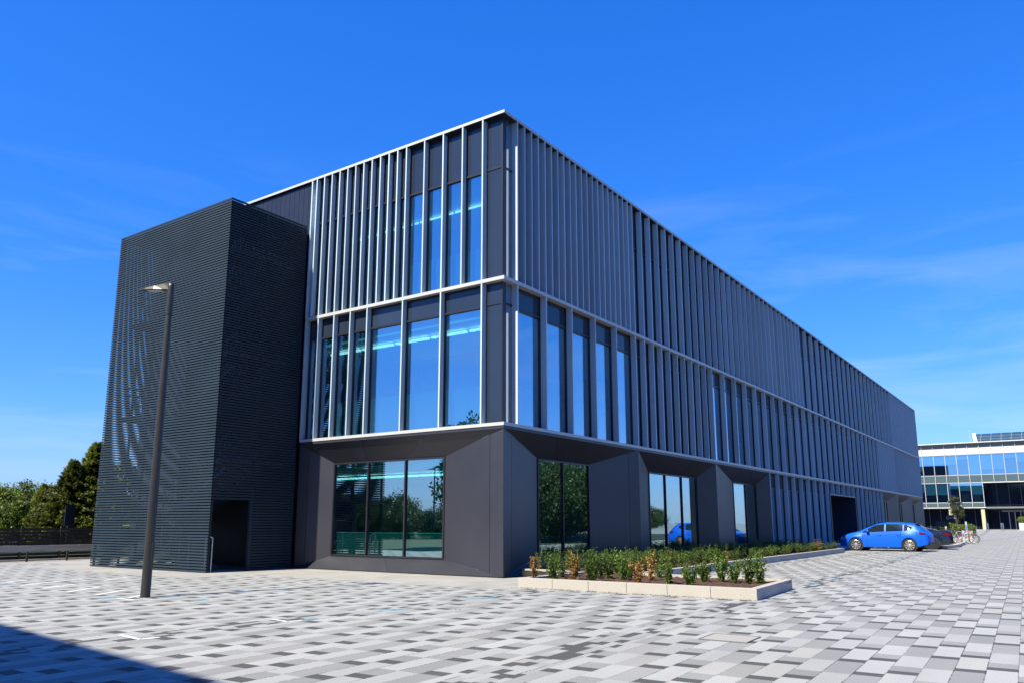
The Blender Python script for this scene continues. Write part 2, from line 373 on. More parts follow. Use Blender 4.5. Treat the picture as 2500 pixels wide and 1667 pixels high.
def thing(name, label, cat, loc=(0, 0, 0), rz=0, group=None):
    o = bpy.data.objects.new(name, None); COL.objects.link(o); o.location = loc; o.rotation_euler = (0, 0, rz)
    o.empty_display_size = .2; o['label'] = label; o['category'] = cat
    if group: o['group'] = group
    return o
def tag(o, label, cat, group=None):
    o['label'] = label; o['category'] = cat
    if group: o['group'] = group
    return o
def struct(o): o['kind'] = 'structure'; return o
def copy_tree(root, loc, rz=0, scale=None, label=None, group=None):
    r = root.copy(); COL.objects.link(r); r.location = loc; r.rotation_euler = (0, 0, rz)
    if scale: r.scale = scale
    if label: r['label'] = label
    if group: r['group'] = group
    for ch in root.children:
        c = ch.copy(); COL.objects.link(c); c.parent = r
        for g_ in ch.children:
            d = g_.copy(); COL.objects.link(d); d.parent = c
    return r

# ------------------------------------------------------------------ ground
def gz(x):
    if x < 75: return 0
    t_ = min(1, (x-75)/42); return .5*t_*t_*(3-2*t_)
g = MB(); xs = [-120, -60, -30, 75]+[75+i*3 for i in range(1, 15)]+[150, 400, 900]
for i in range(len(xs)-1):
    g.add([(xs[i], -500, gz(xs[i])), (xs[i+1], -500, gz(xs[i+1])), (xs[i+1], 500, gz(xs[i+1])), (xs[i], 500, gz(xs[i]))], [(0, 1, 2, 3)])
struct(g.build('paved_plaza', 'paving'))
g = MB(); g.box(-70, 20.75, .004, 60, 200, .03); g.box(-110, 13.0, .004, -13.5, 20.74, .03); struct(g.build('grass_verge', 'grass'))  # second sheet is added out of view to darken the left window reflections
g = MB(); g.box(-4, -90, .004, 170, -15.2, .03); struct(g.build('unseen_lawn', 'grass'))  # unseen lawn, added to darken what the right facade glass mirrors

# ------------------------------------------------------------------ painted marks
def line(p, q, wd, matn, z=.004):
    p, q = Vector((*p, z)), Vector((*q, z)); d = (q-p).normalized(); n = Vector((-d.y, d.x, 0))*wd/2
    mb.add([p-n, q-n, q+n, p+n], [(0, 1, 2, 3)])
mb = MB()
for a_, b_ in [((-8.6, 8.60), (-7.34, 9.48)), ((-8.29, 7.64), (-6.27, 8.89)), ((-8.36, 6.42), (-7.33, 7.08)), ((-8.53, 5.03), (-7.44, 5.81)),
             ((-8.56, 3.85), (-7.55, 4.53)), ((-6.26, 7.79), (-5.38, 8.34)), ((-8.51, 2.74), (-7.9, 3.15)), ((-8.70, 2.79), (-8.67, 2.24))]:
    line(a_, b_, .075, 'white_paint')
for a_, b_ in [((-11.34, -2.08), (-11.41, -2.66)), ((-11.41, -2.66), (-11.17, -2.69)), ((-9.15, -2.32), (-9.2, -2.72)), ((-9.2, -2.72), (-8.96, -2.75))]:
    line(a_, b_, .06, 'white_paint')
struct(mb.build('white_bay_markings', 'white_paint'))
mb = MB()
for x_, y_ in [(-4.66, -2.70), (-7.08, -2.70)]:
    line((x_-.12, y_+.22), (x_-.10, y_-.22), .09, ''); line((x_-.10, y_-.20), (x_+.30, y_-.24), .09, '')
line((-8.9, -2.74), (-8.7, -2.78), .10, '')
for x_, y_ in [(2.84, -7.06), (5.45, -6.95), (7.9, -6.86), (10.3, -6.77), (12.7, -6.70), (15.1, -6.62), (17.5, -6.55), (19.9, -6.48), (22.3, -6.42), (24.7, -6.35), (27.1, -6.3)]:
    line((x_-.2, y_), (x_+.2, y_), .10, ''); line((x_, y_), (x_, y_+.32), .10, '')
for x_, y_ in [(-8.7, 3.05), (-7.2, 7.9), (-5.3, 7.15), (-7.9, 2.3), (-6.6, 2.05), (-5.4, 1.9), (-8.3, 8.4), (-5.3, 12.2), (-8.0, 1.2)]:
    line((x_-.16, y_), (x_+.16, y_+.03), .17, '')
struct(mb.build('blue_bay_markers', 'blue_block'))

Mh = thing('manhole_cover', 'square paver filled manhole cover in the beige patch right of the planting bed corner', 'manhole cover', (-7.18, -8.56, 0), R(2.1))
mb = MB(); mb.box(-.30, -.30, .004, .30, -.288, .012); mb.box(-.30, .288, .004, .30, .30, .012); mb.box(-.30, -.288, .004, -.288, .288, .012); mb.box(.288, -.288, .004, .30, .288, .012); mb.build('cover_rim', 'eave', Mh)
mb = MB(); mb.box(-.287, -.287, .002, .287, .287, .007); mb.build('cover_infill', 'patch', Mh)

# ------------------------------------------------------------------ main office building
B = thing('office_building', 'long dark three storey office block with close set silver vertical fins and faceted plinth', 'office building')
ZB, ZM, ZT = 4.084, 8.169, 13.18
NX = lambda n: .69+.755*(n-.00015*n*n)
XE = NX(100)+.02; YE = 18.0
DR, DL = .225, .19                       # recess of glass behind the fin fronts

# opaque shell: floors, back walls, core
mb = MB()
for z0, z1 in ((-.02, .06), (3.16, ZB-.12), (7.14, ZM-.14), (11.42, ZT-.12)):
    y0 = .62 if z0 < .5 else DR+.12
    if 3 < z0 < 4: y0 = .78
    mb.box((.60 if z0 < 4 else DL+.12), y0, z0, XE-.3, YE-.3, z1)
mb.build('floor_slab', 'interior', B)
mb = MB(); mb.box(9.5, 6.2, .06, XE-4, 15.5, ZT-.9); mb.build('core_wall', 'interior', B)
mb = MB(); mb.box(.3, YE-.3, 0, XE, YE, ZT-.15); mb.box(XE-.3, DR+.1, 0, XE-.02, YE-.3, ZT-.15)
mb.build('rear_wall', 'clad', B)
mb = MB()
for z0 in (ZB+.02, ZM+.02):
    mb.box(.50, .50, z0-.14, .56, 8.1, z0+1.15); mb.box(.56, .50, z0-.14, NX(80), .56, z0+1.15)
mb.build('parapet_upstand', 'int_dark', B)
mb = MB(); mb.box(.64, 2.3, .06, .70, 7.2, 1.10); mb.build('inner_sill_wall', 'int_dark', B)
mb = MB(); mb.box(.62, 2.3, 1.102, .80, 7.2, 1.125); mb.build('inner_sill', 'interior', B)
mb = MB(); mb.box(2.3, 1.5, .06, 2.38, 8.2, .9); mb.build('desk_screen', 'int_dark', B)
for x_, z_, y0, y1, wd in ((1.0, 7.02, .6, 8, .12), (1.75, 11.32, .6, 8, .035), (3.85, 3.02, 2.0, 11, .20)):
    mb = MB(); y_ = y0
    while y_ < y1:
        mb.box(x_-wd/2, y_, z_, x_+wd/2, y_+1.12, z_+.06); mb.box(x_-wd/2, y_+1.20, z_, x_+wd/2, y_+1.36, z_+.06); y_ += 1.50
    mb.build('ceiling_light', 'striplight', B)
# partitions and office furniture seen as dim shapes behind the glass
mb = MB()
for n in range(4, 80, 9): mb.box(NX(n), 2.6, ZB-.12, NX(n)+.1, 6.2, ZM-.72)
for n in range(14, 80, 11): mb.box(NX(n), 2.2, ZM-.14, NX(n)+.1, 6.2, ZT-.9)
for n in (8, 19, 28): mb.box(NX(n), 2.2, .06, NX(n)+.1, 6.2, ZB-.62)
mb.build('partition_wall', 'int_dark', B)
mb = MB()
for n in range(2, 78, 5):
    for z_ in (ZB-.12, ZM-.14): mb.box(NX(n), 1.5, z_+.70, NX(n)+1.5, 2.2, z_+.74); mb.box(NX(n)+.4, 1.75, z_+.8, NX(n)+1.0, 1.8, z_+1.2)
mb.build('desk', 'int_dark', B)
mb = MB(); mb.box(.02, .02, ZT-.10, XE, YE, ZT-.002); mb.build('roof', 'clad', B)

# horizontal bands
mb = MB(); mb.box(0, 0, ZT-.085, XE+.02, DR+.12, ZT); mb.box(0, DR+.12, ZT-.085, DL+.14, YE, ZT); mb.build('roof_trim', 'band', B)
mb = MB(); mb.box(0, 0, ZM-.10, XE, DR+.12, ZM); mb.box(0, DR+.12, ZM-.10, DL+.14, 8.22, ZM); mb.build('floor_band', 'band', B)
mb = MB(); mb.box(0, 0, ZB-.09, XE, DR+.12, ZB); mb.box(0, DR+.12, ZB-.09, DL+.14, 8.22, ZB); mb.build('floor_band', 'band', B)
mb = MB(); mb.box(.02, .02, ZB-.17, XE, .3, ZB-.093); mb.box(.02, .3, ZB-.17, .3, 8.2, ZB-.093); mb.build('plinth_trim', 'plinth', B)

FT = .046
fins = []   # (distance, box)
def fin(side, s_, z0, z1):
    b_ = (s_-FT/2, 0.004, z0, s_+FT/2, DR+.05, z1) if side == 'R' else (0.004, s_-FT/2, z0, DL+.05, s_+FT/2, z1)
    fins.append(((Vector((b_[0], b_[1], (z0+z1)/2))-CAM).length, b_))
top = (ZM, ZT-.085); midz = (ZB, ZM-.10)
wins = []   # side, a0, a1, z0, ztrans, z1
LY = lambda k: .79+.7545*k
for k in range(5): fin('L', LY(k), *top)
for k in range(1, 12): fin('L', LY(4)+.378*k, *top)
for y_ in (LY(0), LY(2), LY(4), LY(6), LY(7), LY(8), LY(9)): fin('L', y_, *midz)
for k in range(4): wins.append(('L', LY(k), LY(k+1), ZM, 11.51, ZT-.1))
for k in range(11): wins.append(('L', LY(4)+.378*k, LY(4)+.378*(k+1), ZM, 11.51, ZT-.1))
for a_, b_ in ((0, 2), (2, 4), (4, 6), (6, 7), (7, 8), (8, 9)): wins.append(('L', LY(a_), LY(b_), ZB, 7.42, ZM-.1))
wins.append(('L', LY(9), 8.17, ZB, 7.42, ZM-.1))
panels = []
for k in range(0, 21): fin('R', NX(k/2), *top)
for k in range(11, 41): fin('R', NX(k), *top)
for k in range(42, 81, 2): fin('R', NX(k), *top)
for k in range(81, 101): fin('R', NX(k), *top)
for k in range(10): panels.append(('R', NX(k), NX(k+1), ZM, ZT-.1))
for k in range(10, 40): wins.append(('R', NX(k), NX(k+1), ZM, 11.55, ZT-.1))
for k in range(40, 80, 2): wins.append(('R', NX(k), NX(k+2), ZM, 11.55, ZT-.1))
for k in range(80, 100, 4): panels.append(('R', NX(k), NX(k+4), ZM, ZT-.1))
for k in list(range(0, 11, 2))+list(range(11, 21))+list(range(22, 71, 2))+list(range(71, 81))+list(range(82, 101, 2)): fin('R', NX(k), *midz)
for k in range(0, 10, 2): wins.append(('R', NX(k), NX(k+2), ZB, 7.42, ZM-.1))
for k in range(10, 20): wins.append(('R', NX(k), NX(k+1), ZB, 7.42, ZM-.1))
for k in range(20, 70, 2): wins.append(('R', NX(k), NX(k+2), ZB, 7.42, ZM-.1))
for k in range(70, 80, 5): panels.append(('R', NX(k), NX(k+5), ZB, ZM-.1))
for k in range(80, 100, 2): wins.append(('R', NX(k), NX(k+2), ZB, 7.42, ZM-.1))
for k in range(30, 47, 2): fin('R', NX(k), .06, ZB-.17)
for k in range(48, 56, 2): fin('R', NX(k), 3.27, ZB-.17)
for k in range(56, 71, 2): fin('R', NX(k), .06, ZB-.17)
for k in range(30, 46, 2): wins.append(('R', NX(k), NX(k+2), .1, 3.15, ZB-.17))
for k in range(56, 70, 2): wins.append(('R', NX(k), NX(k+2), .1, 3.15, ZB-.17))
panels.append(('R', NX(46), NX(56), 3.27, ZB-.17))

fins.sort(key=lambda q: q[0])
for d, b_ in fins[:100]:
    mb = MB(); mb.box(*b_); mb.build('fin', 'fin', B, origin=(b_[0], b_[1], b_[2])).location = (b_[0], b_[1], b_[2])
mb = MB()
for d, b_ in fins[100:]: mb.box(*b_)
mb.build('fin', 'fin', B)['kind'] = 'stuff'

def wgeo(side, a0, a1, z0, zt_, z1, fr, pa, spn):
    a0 += FT/2+.002; a1 -= FT/2+.002; D = DR if side == 'R' else DL
    def bx(mb, u0, u1, d0, d1, q0, q1):
        if side == 'R': mb.box(u0, d0, q0, u1, d1, q1)
        else: mb.box(d0, u0, q0, d1, u1, q1)
    f_ = .022
    bx(fr, a0, a0+f_, D-.02, D+.08, z0, z1); bx(fr, a1-f_, a1, D-.02, D+.08, z0, z1)
    bx(fr, a0+f_, a1-f_, D-.02, D+.08, z0, z0+f_*1.4); bx(fr, a0+f_, a1-f_, D-.02, D+.08, z1-f_*1.4, z1)
    bx(fr, a0+f_, a1-f_, D-.035, D+.08, zt_-.03, zt_+.03)
    bx(pa, a0+f_, a1-f_, D+.02, D+.034, z0+f_*1.4, zt_-.03)
    bx(spn, a0+f_, a1-f_, D+.01, D+.06, zt_+.03, z1-f_*1.4)
wins.sort(key=lambda q: (Vector((q[1] if q[0] == 'R' else 0, q[1] if q[0] == 'L' else 0, q[3]))-CAM).length)
for wd in wins[:100]:
    fr, pa, spn = MB(), MB(), MB(); wgeo(*wd, fr, pa, spn)
    f_ = fr.build('window', 'frame', B); pa.build('pane', 'glass', f_); spn.build('spandrel_panel', 'spandrel', f_)
fr, pa, spn = MB(), MB(), MB()
for wd in wins[100:]: wgeo(*wd, fr, pa, spn)
f_ = fr.build('window', 'frame', B); f_['kind'] = 'stuff'
q = pa.build('pane', 'glass', f_); q['kind'] = 'stuff'; q = spn.build('spandrel_panel', 'spandrel', f_); q['kind'] = 'stuff'
for _, a0, a1, z0, z1 in panels:
    mb = MB(); mb.box(a0+.004, DR, z0, a1-.004, DR+.06, z1); mb.build('cladding_panel', 'panel', B)

# corner bays
CP = .20
for z0, zt_, z1 in ((ZM, 11.54, ZT-.1), (ZB, 7.46, ZM-.1)):
    mb = MB()
    mb.box(CP, CP+.04, z0, CP+.05, LY(0)-.03, zt_-.03); mb.box(CP, CP+.04, zt_+.03, CP+.05, LY(0)-.03, z1)
    mb.build('corner_panel', 'spandrel', B)
    mb = MB()
    mb.box(CP+.17, CP, z0, .66, CP+.05, zt_-.03); mb.box(CP+.17, CP, zt_+.03, .66, CP+.05, z1)
    mb.build('corner_panel', 'corner_gloss', B)
    mb = MB(); mb.box(CP-.015, CP-.015, z0, CP+.165, CP+.039, z1)
    mb.box(CP-.02, CP+.04, zt_-.03, CP+.06, LY(0)-.03, zt_+.03); mb.box(CP+.17, CP-.02, zt_-.03, .66, CP+.06, zt_+.03)
    mb.build('corner_frame', 'frame', B)
# end return of the left facade and the ribbed cladding behind the stair tower
mb = MB(); mb.box(.004, 8.175, ZB, .35, 8.225, ZM-.10); mb.build('end_fin', 'fin', B)
mb = MB(); y_ = 8.24
while y_ < YE-.1:
    mb.box(.10, y_, 4.2, .20, y_+.238, ZT-.09); y_ += .25
mb.build('ribbed_cladding', 'clad', B)
mb = MB(); mb.box(.14, 8.2, 0, .30, YE, ZT-.1); mb.build('cladding_backing', 'frame', B)
mb = MB(); mb.box(.004, 8.18, ZM, .30, 8.23, ZT-.085); mb.build('end_fin', 'fin', B)

# faceted plinth
def bay(side, o0, o1, i0, i1, d, mull, glassm='glass_low', ot=3.935, ob=.03, it=3.30, ib=.40, seam=None):
    e = .03
    def P(u_, dd, z): return (u_, e+dd, z) if side == 'R' else (e+dd, u_, z)
    g_ = .002
    quads = dict(soffit_panel=[P(o0+g_, 0, ot), P(o1-g_, 0, ot), P(i1, d, it+g_), P(i0, d, it+g_)],
                 sill_panel=[P(o0+g_*3, 0, ob), P(o1-g_*3, 0, ob), P(i1, d, ib-g_), P(i0, d, ib-g_)])
    back = (0, .03, 0) if side == 'R' else (.03, 0, 0)
    for k_, q_ in quads.items():
        n_seg = 3 if k_ == 'soffit_panel' else 2
        a_, b_, c_, dd_ = [Vector(z) for z in q_]
        for i in range(n_seg):
            t0, t1 = i/n_seg, (i+1)/n_seg-(.012/abs(o1-o0) if i < n_seg-1 else 0)
            mb = MB(); off = Vector(back)+Vector((0, 0, .03 if k_ == 'soffit_panel' else -.03))
            mb.slab([a_.lerp(b_, t0), a_.lerp(b_, t1), dd_.lerp(c_, t1), dd_.lerp(c_, t0)], off); mb.build(k_, 'plinth', B)
    for (oo, ii) in ((o0, i0), (o1, i1)):
        s_ = -1 if oo == o0 else 1
        A, Bq, C_, D_ = Vector(P(oo, 0, ob+.004)), Vector(P(oo, 0, ot-.004)), Vector(P(ii, d, it-.002)), Vector(P(ii, d, ib+.002))
        wdt = abs(oo-ii); parts_ = [0, 1] if wdt < 1.1 else [0, .28 if wdt < 2.2 else .22, 1]
        for t0, t1 in zip(parts_[:-1], parts_[1:]):
            t1_ = t1-(.014/wdt if t1 < 1 else 0)
            mb = MB(); mb.slab([A.lerp(D_, t0), Bq.lerp(C_, t0), Bq.lerp(C_, t1_), A.lerp(D_, t1_)], Vector(back)+Vector((-s_*.0, 0, 0)))
            mb.build('reveal_panel', 'plinth', B)
    # window
    fr, = (MB(),); f_ = .05
    def bx(mb, u0, u1, d0, d1, q0, q1):
        if side == 'R': mb.box(u0, e+d0, q0, u1, e+d1, q1)
        else: mb.box(e+d0, u0, q0, e+d1, u1, q1)
    bx(fr, i0, i0+f_, d-.03, d+.08, ib, it); bx(fr, i1-f_, i1, d-.03, d+.08, ib, it)
    bx(fr, i0+f_, i1-f_, d-.03, d+.08, ib, ib+f_); bx(fr, i0+f_, i1-f_, d-.03, d+.08, it-f_, it)
    for q_ in mull: bx(fr, q_-.025, q_+.025, d-.03, d+.08, ib+f_, it-f_)
    fo = fr.build('plinth_window', 'frame', B)
    ed = [i0+f_]+[z for q_ in mull for z in (q_-.025, q_+.025)]+[i1-f_]
    for k_ in range(0, len(ed), 2):
        mb = MB(); bx(mb, ed[k_], ed[k_+1], d+.02, d+.034, ib+f_, it-f_); mb.build('pane', glassm, fo)
bay('L', .034, 8.20, 2.42, 7.04, .46, [3.95, 5.50])
bay('R', .034, NX(10), 2.60, 5.71, .60, [4.05])
bay('R', NX(10), NX(20), 10.25, 14.98, .60, [11.75, 13.35])
bay('R', NX(20), NX(30)-.03, 19.45, 22.80, .60, [21.2])
for k in (70, 80, 90):
    a0, a1 = NX(k), NX(k+10); bay('R', a0, a1, a0+3.0, a1-2.2, .60, [a0+4.2])
mb = MB(); mb.box(.06, .06, 0, NX(30)-.03, .34, .026); mb.build('base_trim', 'frame', B); mb = MB(); mb.box(.06, .34, 0, .34, 8.2, .026); mb.build('base_trim', 'frame', B); mb = MB(); mb.box(NX(70), .06, 0, XE, .34, .026); mb.build('base_trim', 'frame', B)
mb = MB(); mb.box(NX(30), DR-.02, 0, NX(46), DR+.12, .1); mb.build('base_trim', 'frame', B); mb = MB(); mb.box(NX(56), DR-.02, 0, NX(70), DR+.12, .1); mb.build('base_trim', 'frame', B)
# entrance portal
x0, x1 = NX(46)+.03, NX(56)-.03
mb = MB(); mb.box(x0, -.05, 0, x0+.10, 1.6, 3.25); mb.build('portal_jamb', 'navy', B)
mb = MB(); mb.box(x1-.10, -.05, 0, x1, 1.6, 3.25); mb.build('portal_jamb', 'navy', B)
mb = MB(); mb.box(x0+.10, -.05, 3.15, x1-.10, 1.6, 3.25); mb.build('portal_head', 'navy', B)
mb = MB(); mb.box(x0+.10, 1.45, 0, x1-.10, 1.6, 3.15); d_ = mb.build('entrance_door', 'navy', B)
mb = MB(); mb.tube((x0+2.0, 1.35, .3), (x0+2.0, 1.35, 2.2), .025); mb.build('handle', 'steel', d_)

# ------------------------------------------------------------------ stair tower
TX, TY0, TY1, TZ = -3.08, 8.28, 14.70, 11.42
T = thing('stair_tower', 'near black stair tower wrapped in horizontal louvres beside the office block', 'stair tower', (0, 0, 0))
PITCH = .0835; NS = int(TZ/PITCH)
def screen(p0, p1, hole=None, inner=0):
    mb = MB(); p0, p1 = Vector((*p0, 0)), Vector((*p1, 0)); d = (p1-p0).normalized(); n = Vector((-d.y, d.x, 0))*.035; Ln = (p1-p0).length
    for i in range(NS+1):
        z0 = TZ-.052-i*PITCH; z1 = z0+.052
        if z0 < .0: break
        spans = [(0, Ln)]
        if hole and z1 < hole[2]: spans = [(0, hole[0]), (hole[1], Ln)]
        for a_, b_ in spans:
            if b_-a_ < .02: continue
            q0, q1 = p0+d*a_, p0+d*b_
            mb.slab([(q0.x, q0.y, z0), (q1.x, q1.y, z0), (q1.x, q1.y, z1), (q0.x, q0.y, z1)], n)
    return mb
screen((TX, TY1), (TX, TY0+.002)).build('louvre_screen', 'louvre', T)
screen((TX+.04, TY0), (-.06, TY0), hole=(.04, 1.30, 2.08)).build('louvre_screen', 'louvre', T)
screen((-.06, TY1), (TX+.04, TY1)).build('louvre_screen', 'louvre', T)
mb = MB()
for y_ in (TY0+.06, TY0+1.6, TY0+3.2, TY0+4.8, TY1-.12): mb.box(TX+.05, y_, 0, TX+.11, y_+.06, TZ-.06)
for x_ in (-1.62, -.16): mb.box(x_, TY0+.05, 0, x_+.07, TY0+.11, TZ-.06); mb.box(x_, TY1-.11, 0, x_+.07, TY1-.05, TZ-.06)
mb.build('carrier_frame', 'louvre_dark', T)
mb = MB(); mb.box(TX+.10, TY0+1.5, 0, -.03, TY0+1.6, 0.01)
mb.box(-.06, TY0+.05, 0, -.0, TY1-.05, TZ-.1); mb.build('rear_lining', 'louvre_dark', T)
mb = MB(); mb.box(TX+.11, TY0+.11, TZ-.14, -.06, TY1-.11, TZ-.08); mb.build('tower_roof', 'louvre_dark', T)
mb = MB(); mb.box(-1.70, TY0-.02, 0, -1.63, TY0+.05, 2.08); mb.build('door_jamb', 'louvre', T)
mb = MB(); nf = 6; hf = (TZ-1.45)/nf
for i in range(nf):
    z0 = i*hf; ya, yb = (TY0+1.6, TY1-1.3) if i % 2 == 0 else (TY1-1.3, TY0+1.6); xa, xb = (-2.6, -1.5) if i % 2 == 0 else (-1.4, -.3)
    mb.slab([(xa, ya, z0), (xb, ya, z0), (xb, yb, z0+hf), (xa, yb, z0+hf)], (0, 0, -.12))
    if i % 2 == 0: mb.box(-2.6, TY1-1.3, z0+hf-.12, -.3, TY1-.2, z0+hf)
    else: mb.box(-2.6, TY0+.3, z0+hf-.12, -.3, TY0+1.6, z0+hf)
mb.build('stair_flight', 'stair', T)
mb = MB()
for i in range(nf):
    z0 = i*hf; ya, yb = (TY0+1.6, TY1-1.3) if i % 2 == 0 else (TY1-1.3, TY0+1.6); xa = -2.62 if i % 2 == 0 else -1.42
    for h_ in (.15, .35, .55, .75, .95, 1.05): mb.tube((xa, ya, z0+h_), (xa, yb, z0+hf+h_), .014, n=5)
    for k in range(8):
        t_ = k/7; mb.tube((xa, ya+(yb-ya)*t_, z0+hf*t_), (xa, ya+(yb-ya)*t_, z0+hf*t_+1.05), .02, n=5)
    if i % 2: 
        for h_ in (.2, .5, .8, 1.05): mb.tube((-2.6, TY0+.4, z0+hf+h_), (-.3, TY0+.4, z0+hf+h_), .014, n=5)
    else:
        for h_ in (.2, .5, .8, 1.05): mb.tube((-2.6, TY1-.3, z0+hf+h_), (-.3, TY1-.3, z0+hf+h_), .014, n=5)
mb.build('stair_railing', 'steel', T)
mb = MB(); mb.tube((-2.72, TY0+.3, 0), (-2.72, TY0+.3, .98), .022); mb.tube((-2.72, TY0+.3, .98), (-2.72, TY0+1.6, 1.0), .022); mb.tube((-2.95, TY0+.28, .10), (-2.95, TY0+.28, 1.05), .02); mb.tube((-2.95, TY0+.28, 1.05), (-2.72, TY0+.3, .98), .022)
mb.build('handrail', 'steel', T)

# ------------------------------------------------------------------ street lamp
def make_lamp(label, loc, rz):
    l = thing('street_lamp', label, 'street lamp', loc, rz)
    mb = MB(); mb.lathe((0, 0, 0), (0, 0, 1), [(.092, 0), (.086, 1.2), (.072, 4.2), (.060, 5.62)], 20); mb.build('pole', 'pole', l, True)
    mb = MB(); mb.lathe((0, 0, 0), (0, 0, 1), [(.066, 5.60), (.068, 5.62), (.066, 6.20), (.06, 6.28), (0, 6.29)], 20); mb.build('pole_sleeve', 'pole', l, True)
    mb = MB(); mb.tube((0, 0, -.01), (0, 0, .012), .10, n=20); mb.build('base_plate', 'pole', l)
    mb = MB(); mb.box(-.092, -.035, .55, -.080, .035, 1.05); mb.build('access_door', 'pole', l)
    # tapering flat head that points along +x of the lamp
    hd = MB(); secs = [(.0, .05, 6.14, 6.275), (.15, .075, 6.145, 6.262), (.35, .10, 6.152, 6.232), (.55, .10, 6.160, 6.20), (.74, .05, 6.163, 6.178)]
    vs = []; 
    for x_, hw, za, zb in secs: vs += [(x_, -hw, za), (x_, hw, za), (x_, hw*.75, zb), (x_, -hw*.75, zb)]
    fs = [(0, 1, 2, 3)[::-1], tuple(range(len(vs)-4, len(vs)))]
    for i in range(len(secs)-1):
        for j in range(4): fs.append((i*4+j, i*4+(j+1) % 4, (i+1)*4+(j+1) % 4, (i+1)*4+j))
    hd.add(vs, fs); h_ = hd.build('lamp_head', 'pole', l)
    mb = MB(); mb.slab([(.20, -.07, 6.140), (.52, -.08, 6.150), (.52, .08, 6.150), (.20, .07, 6.140)], (0, 0, -.012)); mb.build('lens', 'lens', h_)
    return l
make_lamp('tall grey street lamp standing on the paving in front of the louvred tower', (-8.25, 2.60, 0), math.atan2(.92, -.38))
make_lamp('grey street lamp standing by the tree line behind the photographer', (-36, 34, 0), 1.2)

# ------------------------------------------------------------------ planter
kerb_pts_near = [(-2.17, -1.95), (-2.17, -7.29), (.81, -7.10), (.95, -3.55)]
def kerb_run(pts, parent, h=.21, wd=.16, seg=.92):
    """kerb stones in a run; stone joints are 6 mm gaps; width to the left of travel"""
    for (ax, ay), (bx_, by) in zip(pts[:-1], pts[1:]):
        a_, b_ = Vector((ax, ay, 0)), Vector((bx_, by, 0)); d = (b_-a_); Ln = d.length; d.normalize(); n = Vector((-d.y, d.x, 0))*wd
        k = max(1, round(Ln/seg))
        for i in range(k):
            q0, q1 = a_+d*(Ln*i/k+(.004 if i else 0)), a_+d*(Ln*(i+1)/k-(.004 if i < k-1 else 0))
            mb.slab([q0, q1, q1+n, q0+n], (0, 0, h))
P_ = thing('planting_bed', 'kerbed planting bed of bark mulch along the base of the office block', 'planter', (0, 0, 0))
far = [(.95, -3.30), (10, -3.20), (18, -3.12), (24.5, -3.02)]
mb = MB(); kerb_run([(-2.17, -1.95), (-2.17, -7.29)], P_); kerb_run([(-2.01, -7.29), (.81, -7.10)], P_)
kerb_run([(.81, -6.93), (.97, -3.46)], P_); kerb_run([(1.13, -3.46)]+far[1:], P_); kerb_run([(24.5, -2.85), (24.5, -.1)], P_); kerb_run([(.62, -1.95), (-2.01, -1.95)], P_, seg=1); kerb_run([(.78, -.05), (.78, -1.79)], P_, seg=1)
mb.build('kerb', 'granite', P_, bevel=.006)
# mulch as a lumpy sheet
def inside(x, y):
    if -2.03 < x < .70 and -7.15 < y < -2.08: return True
    if .63 < x < 24.4:
        yk = -3.30+max(0, x-1)*.012
        return yk+.10 < y < -.02
    return False
bm = bmesh.new(); st = .085; rr = random.Random(3); vm = {}
def vert(i, j):
    if (i, j) not in vm:
        vm[(i, j)] = bm.verts.new((i*st, j*st, .165+rr.uniform(-.022, .022)))
    return vm[(i, j)]
for i in range(int(-2.2/st), int(27/st)):
    for j in range(int(-7.4/st), 1):
        if inside((i+.5)*st, (j+.5)*st):
            bm.faces.new((vert(i, j), vert(i+1, j), vert(i+1, j+1), vert(i, j+1)))
me = bpy.data.meshes.new('mulch'); bm.to_mesh(me); bm.free(); me.materials.append(M['mulch'])
o = bpy.data.objects.new('mulch', me); COL.objects.link(o); o.parent = P_

# ------------------------------------------------------------------ plants
lit_r = random.Random(17); lit = MB()
for _ in range(420):
    if lit_r.random() < .6: x, y = -2.17-abs(lit_r.gauss(0, .16)), lit_r.uniform(-7.3, -1.9)
    elif lit_r.random() < .6: x, y = lit_r.uniform(1.2, 24), -3.50-abs(lit_r.gauss(0, .12))
    else: x, y = lit_r.uniform(-12, 6), lit_r.uniform(-10, 5)
    a_ = lit_r.uniform(0, 6.28); c_, s_ = math.cos(a_), math.sin(a_); q = lit_r.uniform(.010, .024)
    lit.add([(x-c_*q, y-s_*q, .006), (x+s_*q*.5, y-c_*q*.5, .012), (x+c_*q, y+s_*q, .008), (x-s_*q*.5, y+c_*q*.5, .015)], [(0, 1, 2, 3)])
lo_ = lit.build('leaf_litter', 'wood'); tag(lo_, 'tiny bits of bark and dry leaf scattered on the paving', 'litter'); lo_['kind'] = 'stuff'
def leaf(mb, p, size, rng, upb=.3, asp=.5, sq=False):
    d = Vector((rng.gauss(0, 1), rng.gauss(0, 1), rng.gauss(0, 1)+upb)).normalized()
    s_ = d.orthogonal().normalized(); s_ = Matrix.Rotation(rng.uniform(0, 6.28), 3, d) @ s_
    a_ = p+d*size; m_ = p+d*size*.45
    mb.add([p, m_+s_*size*asp*.5, a_, m_-s_*size*asp*.5], [(0, 1, 2, 3)])
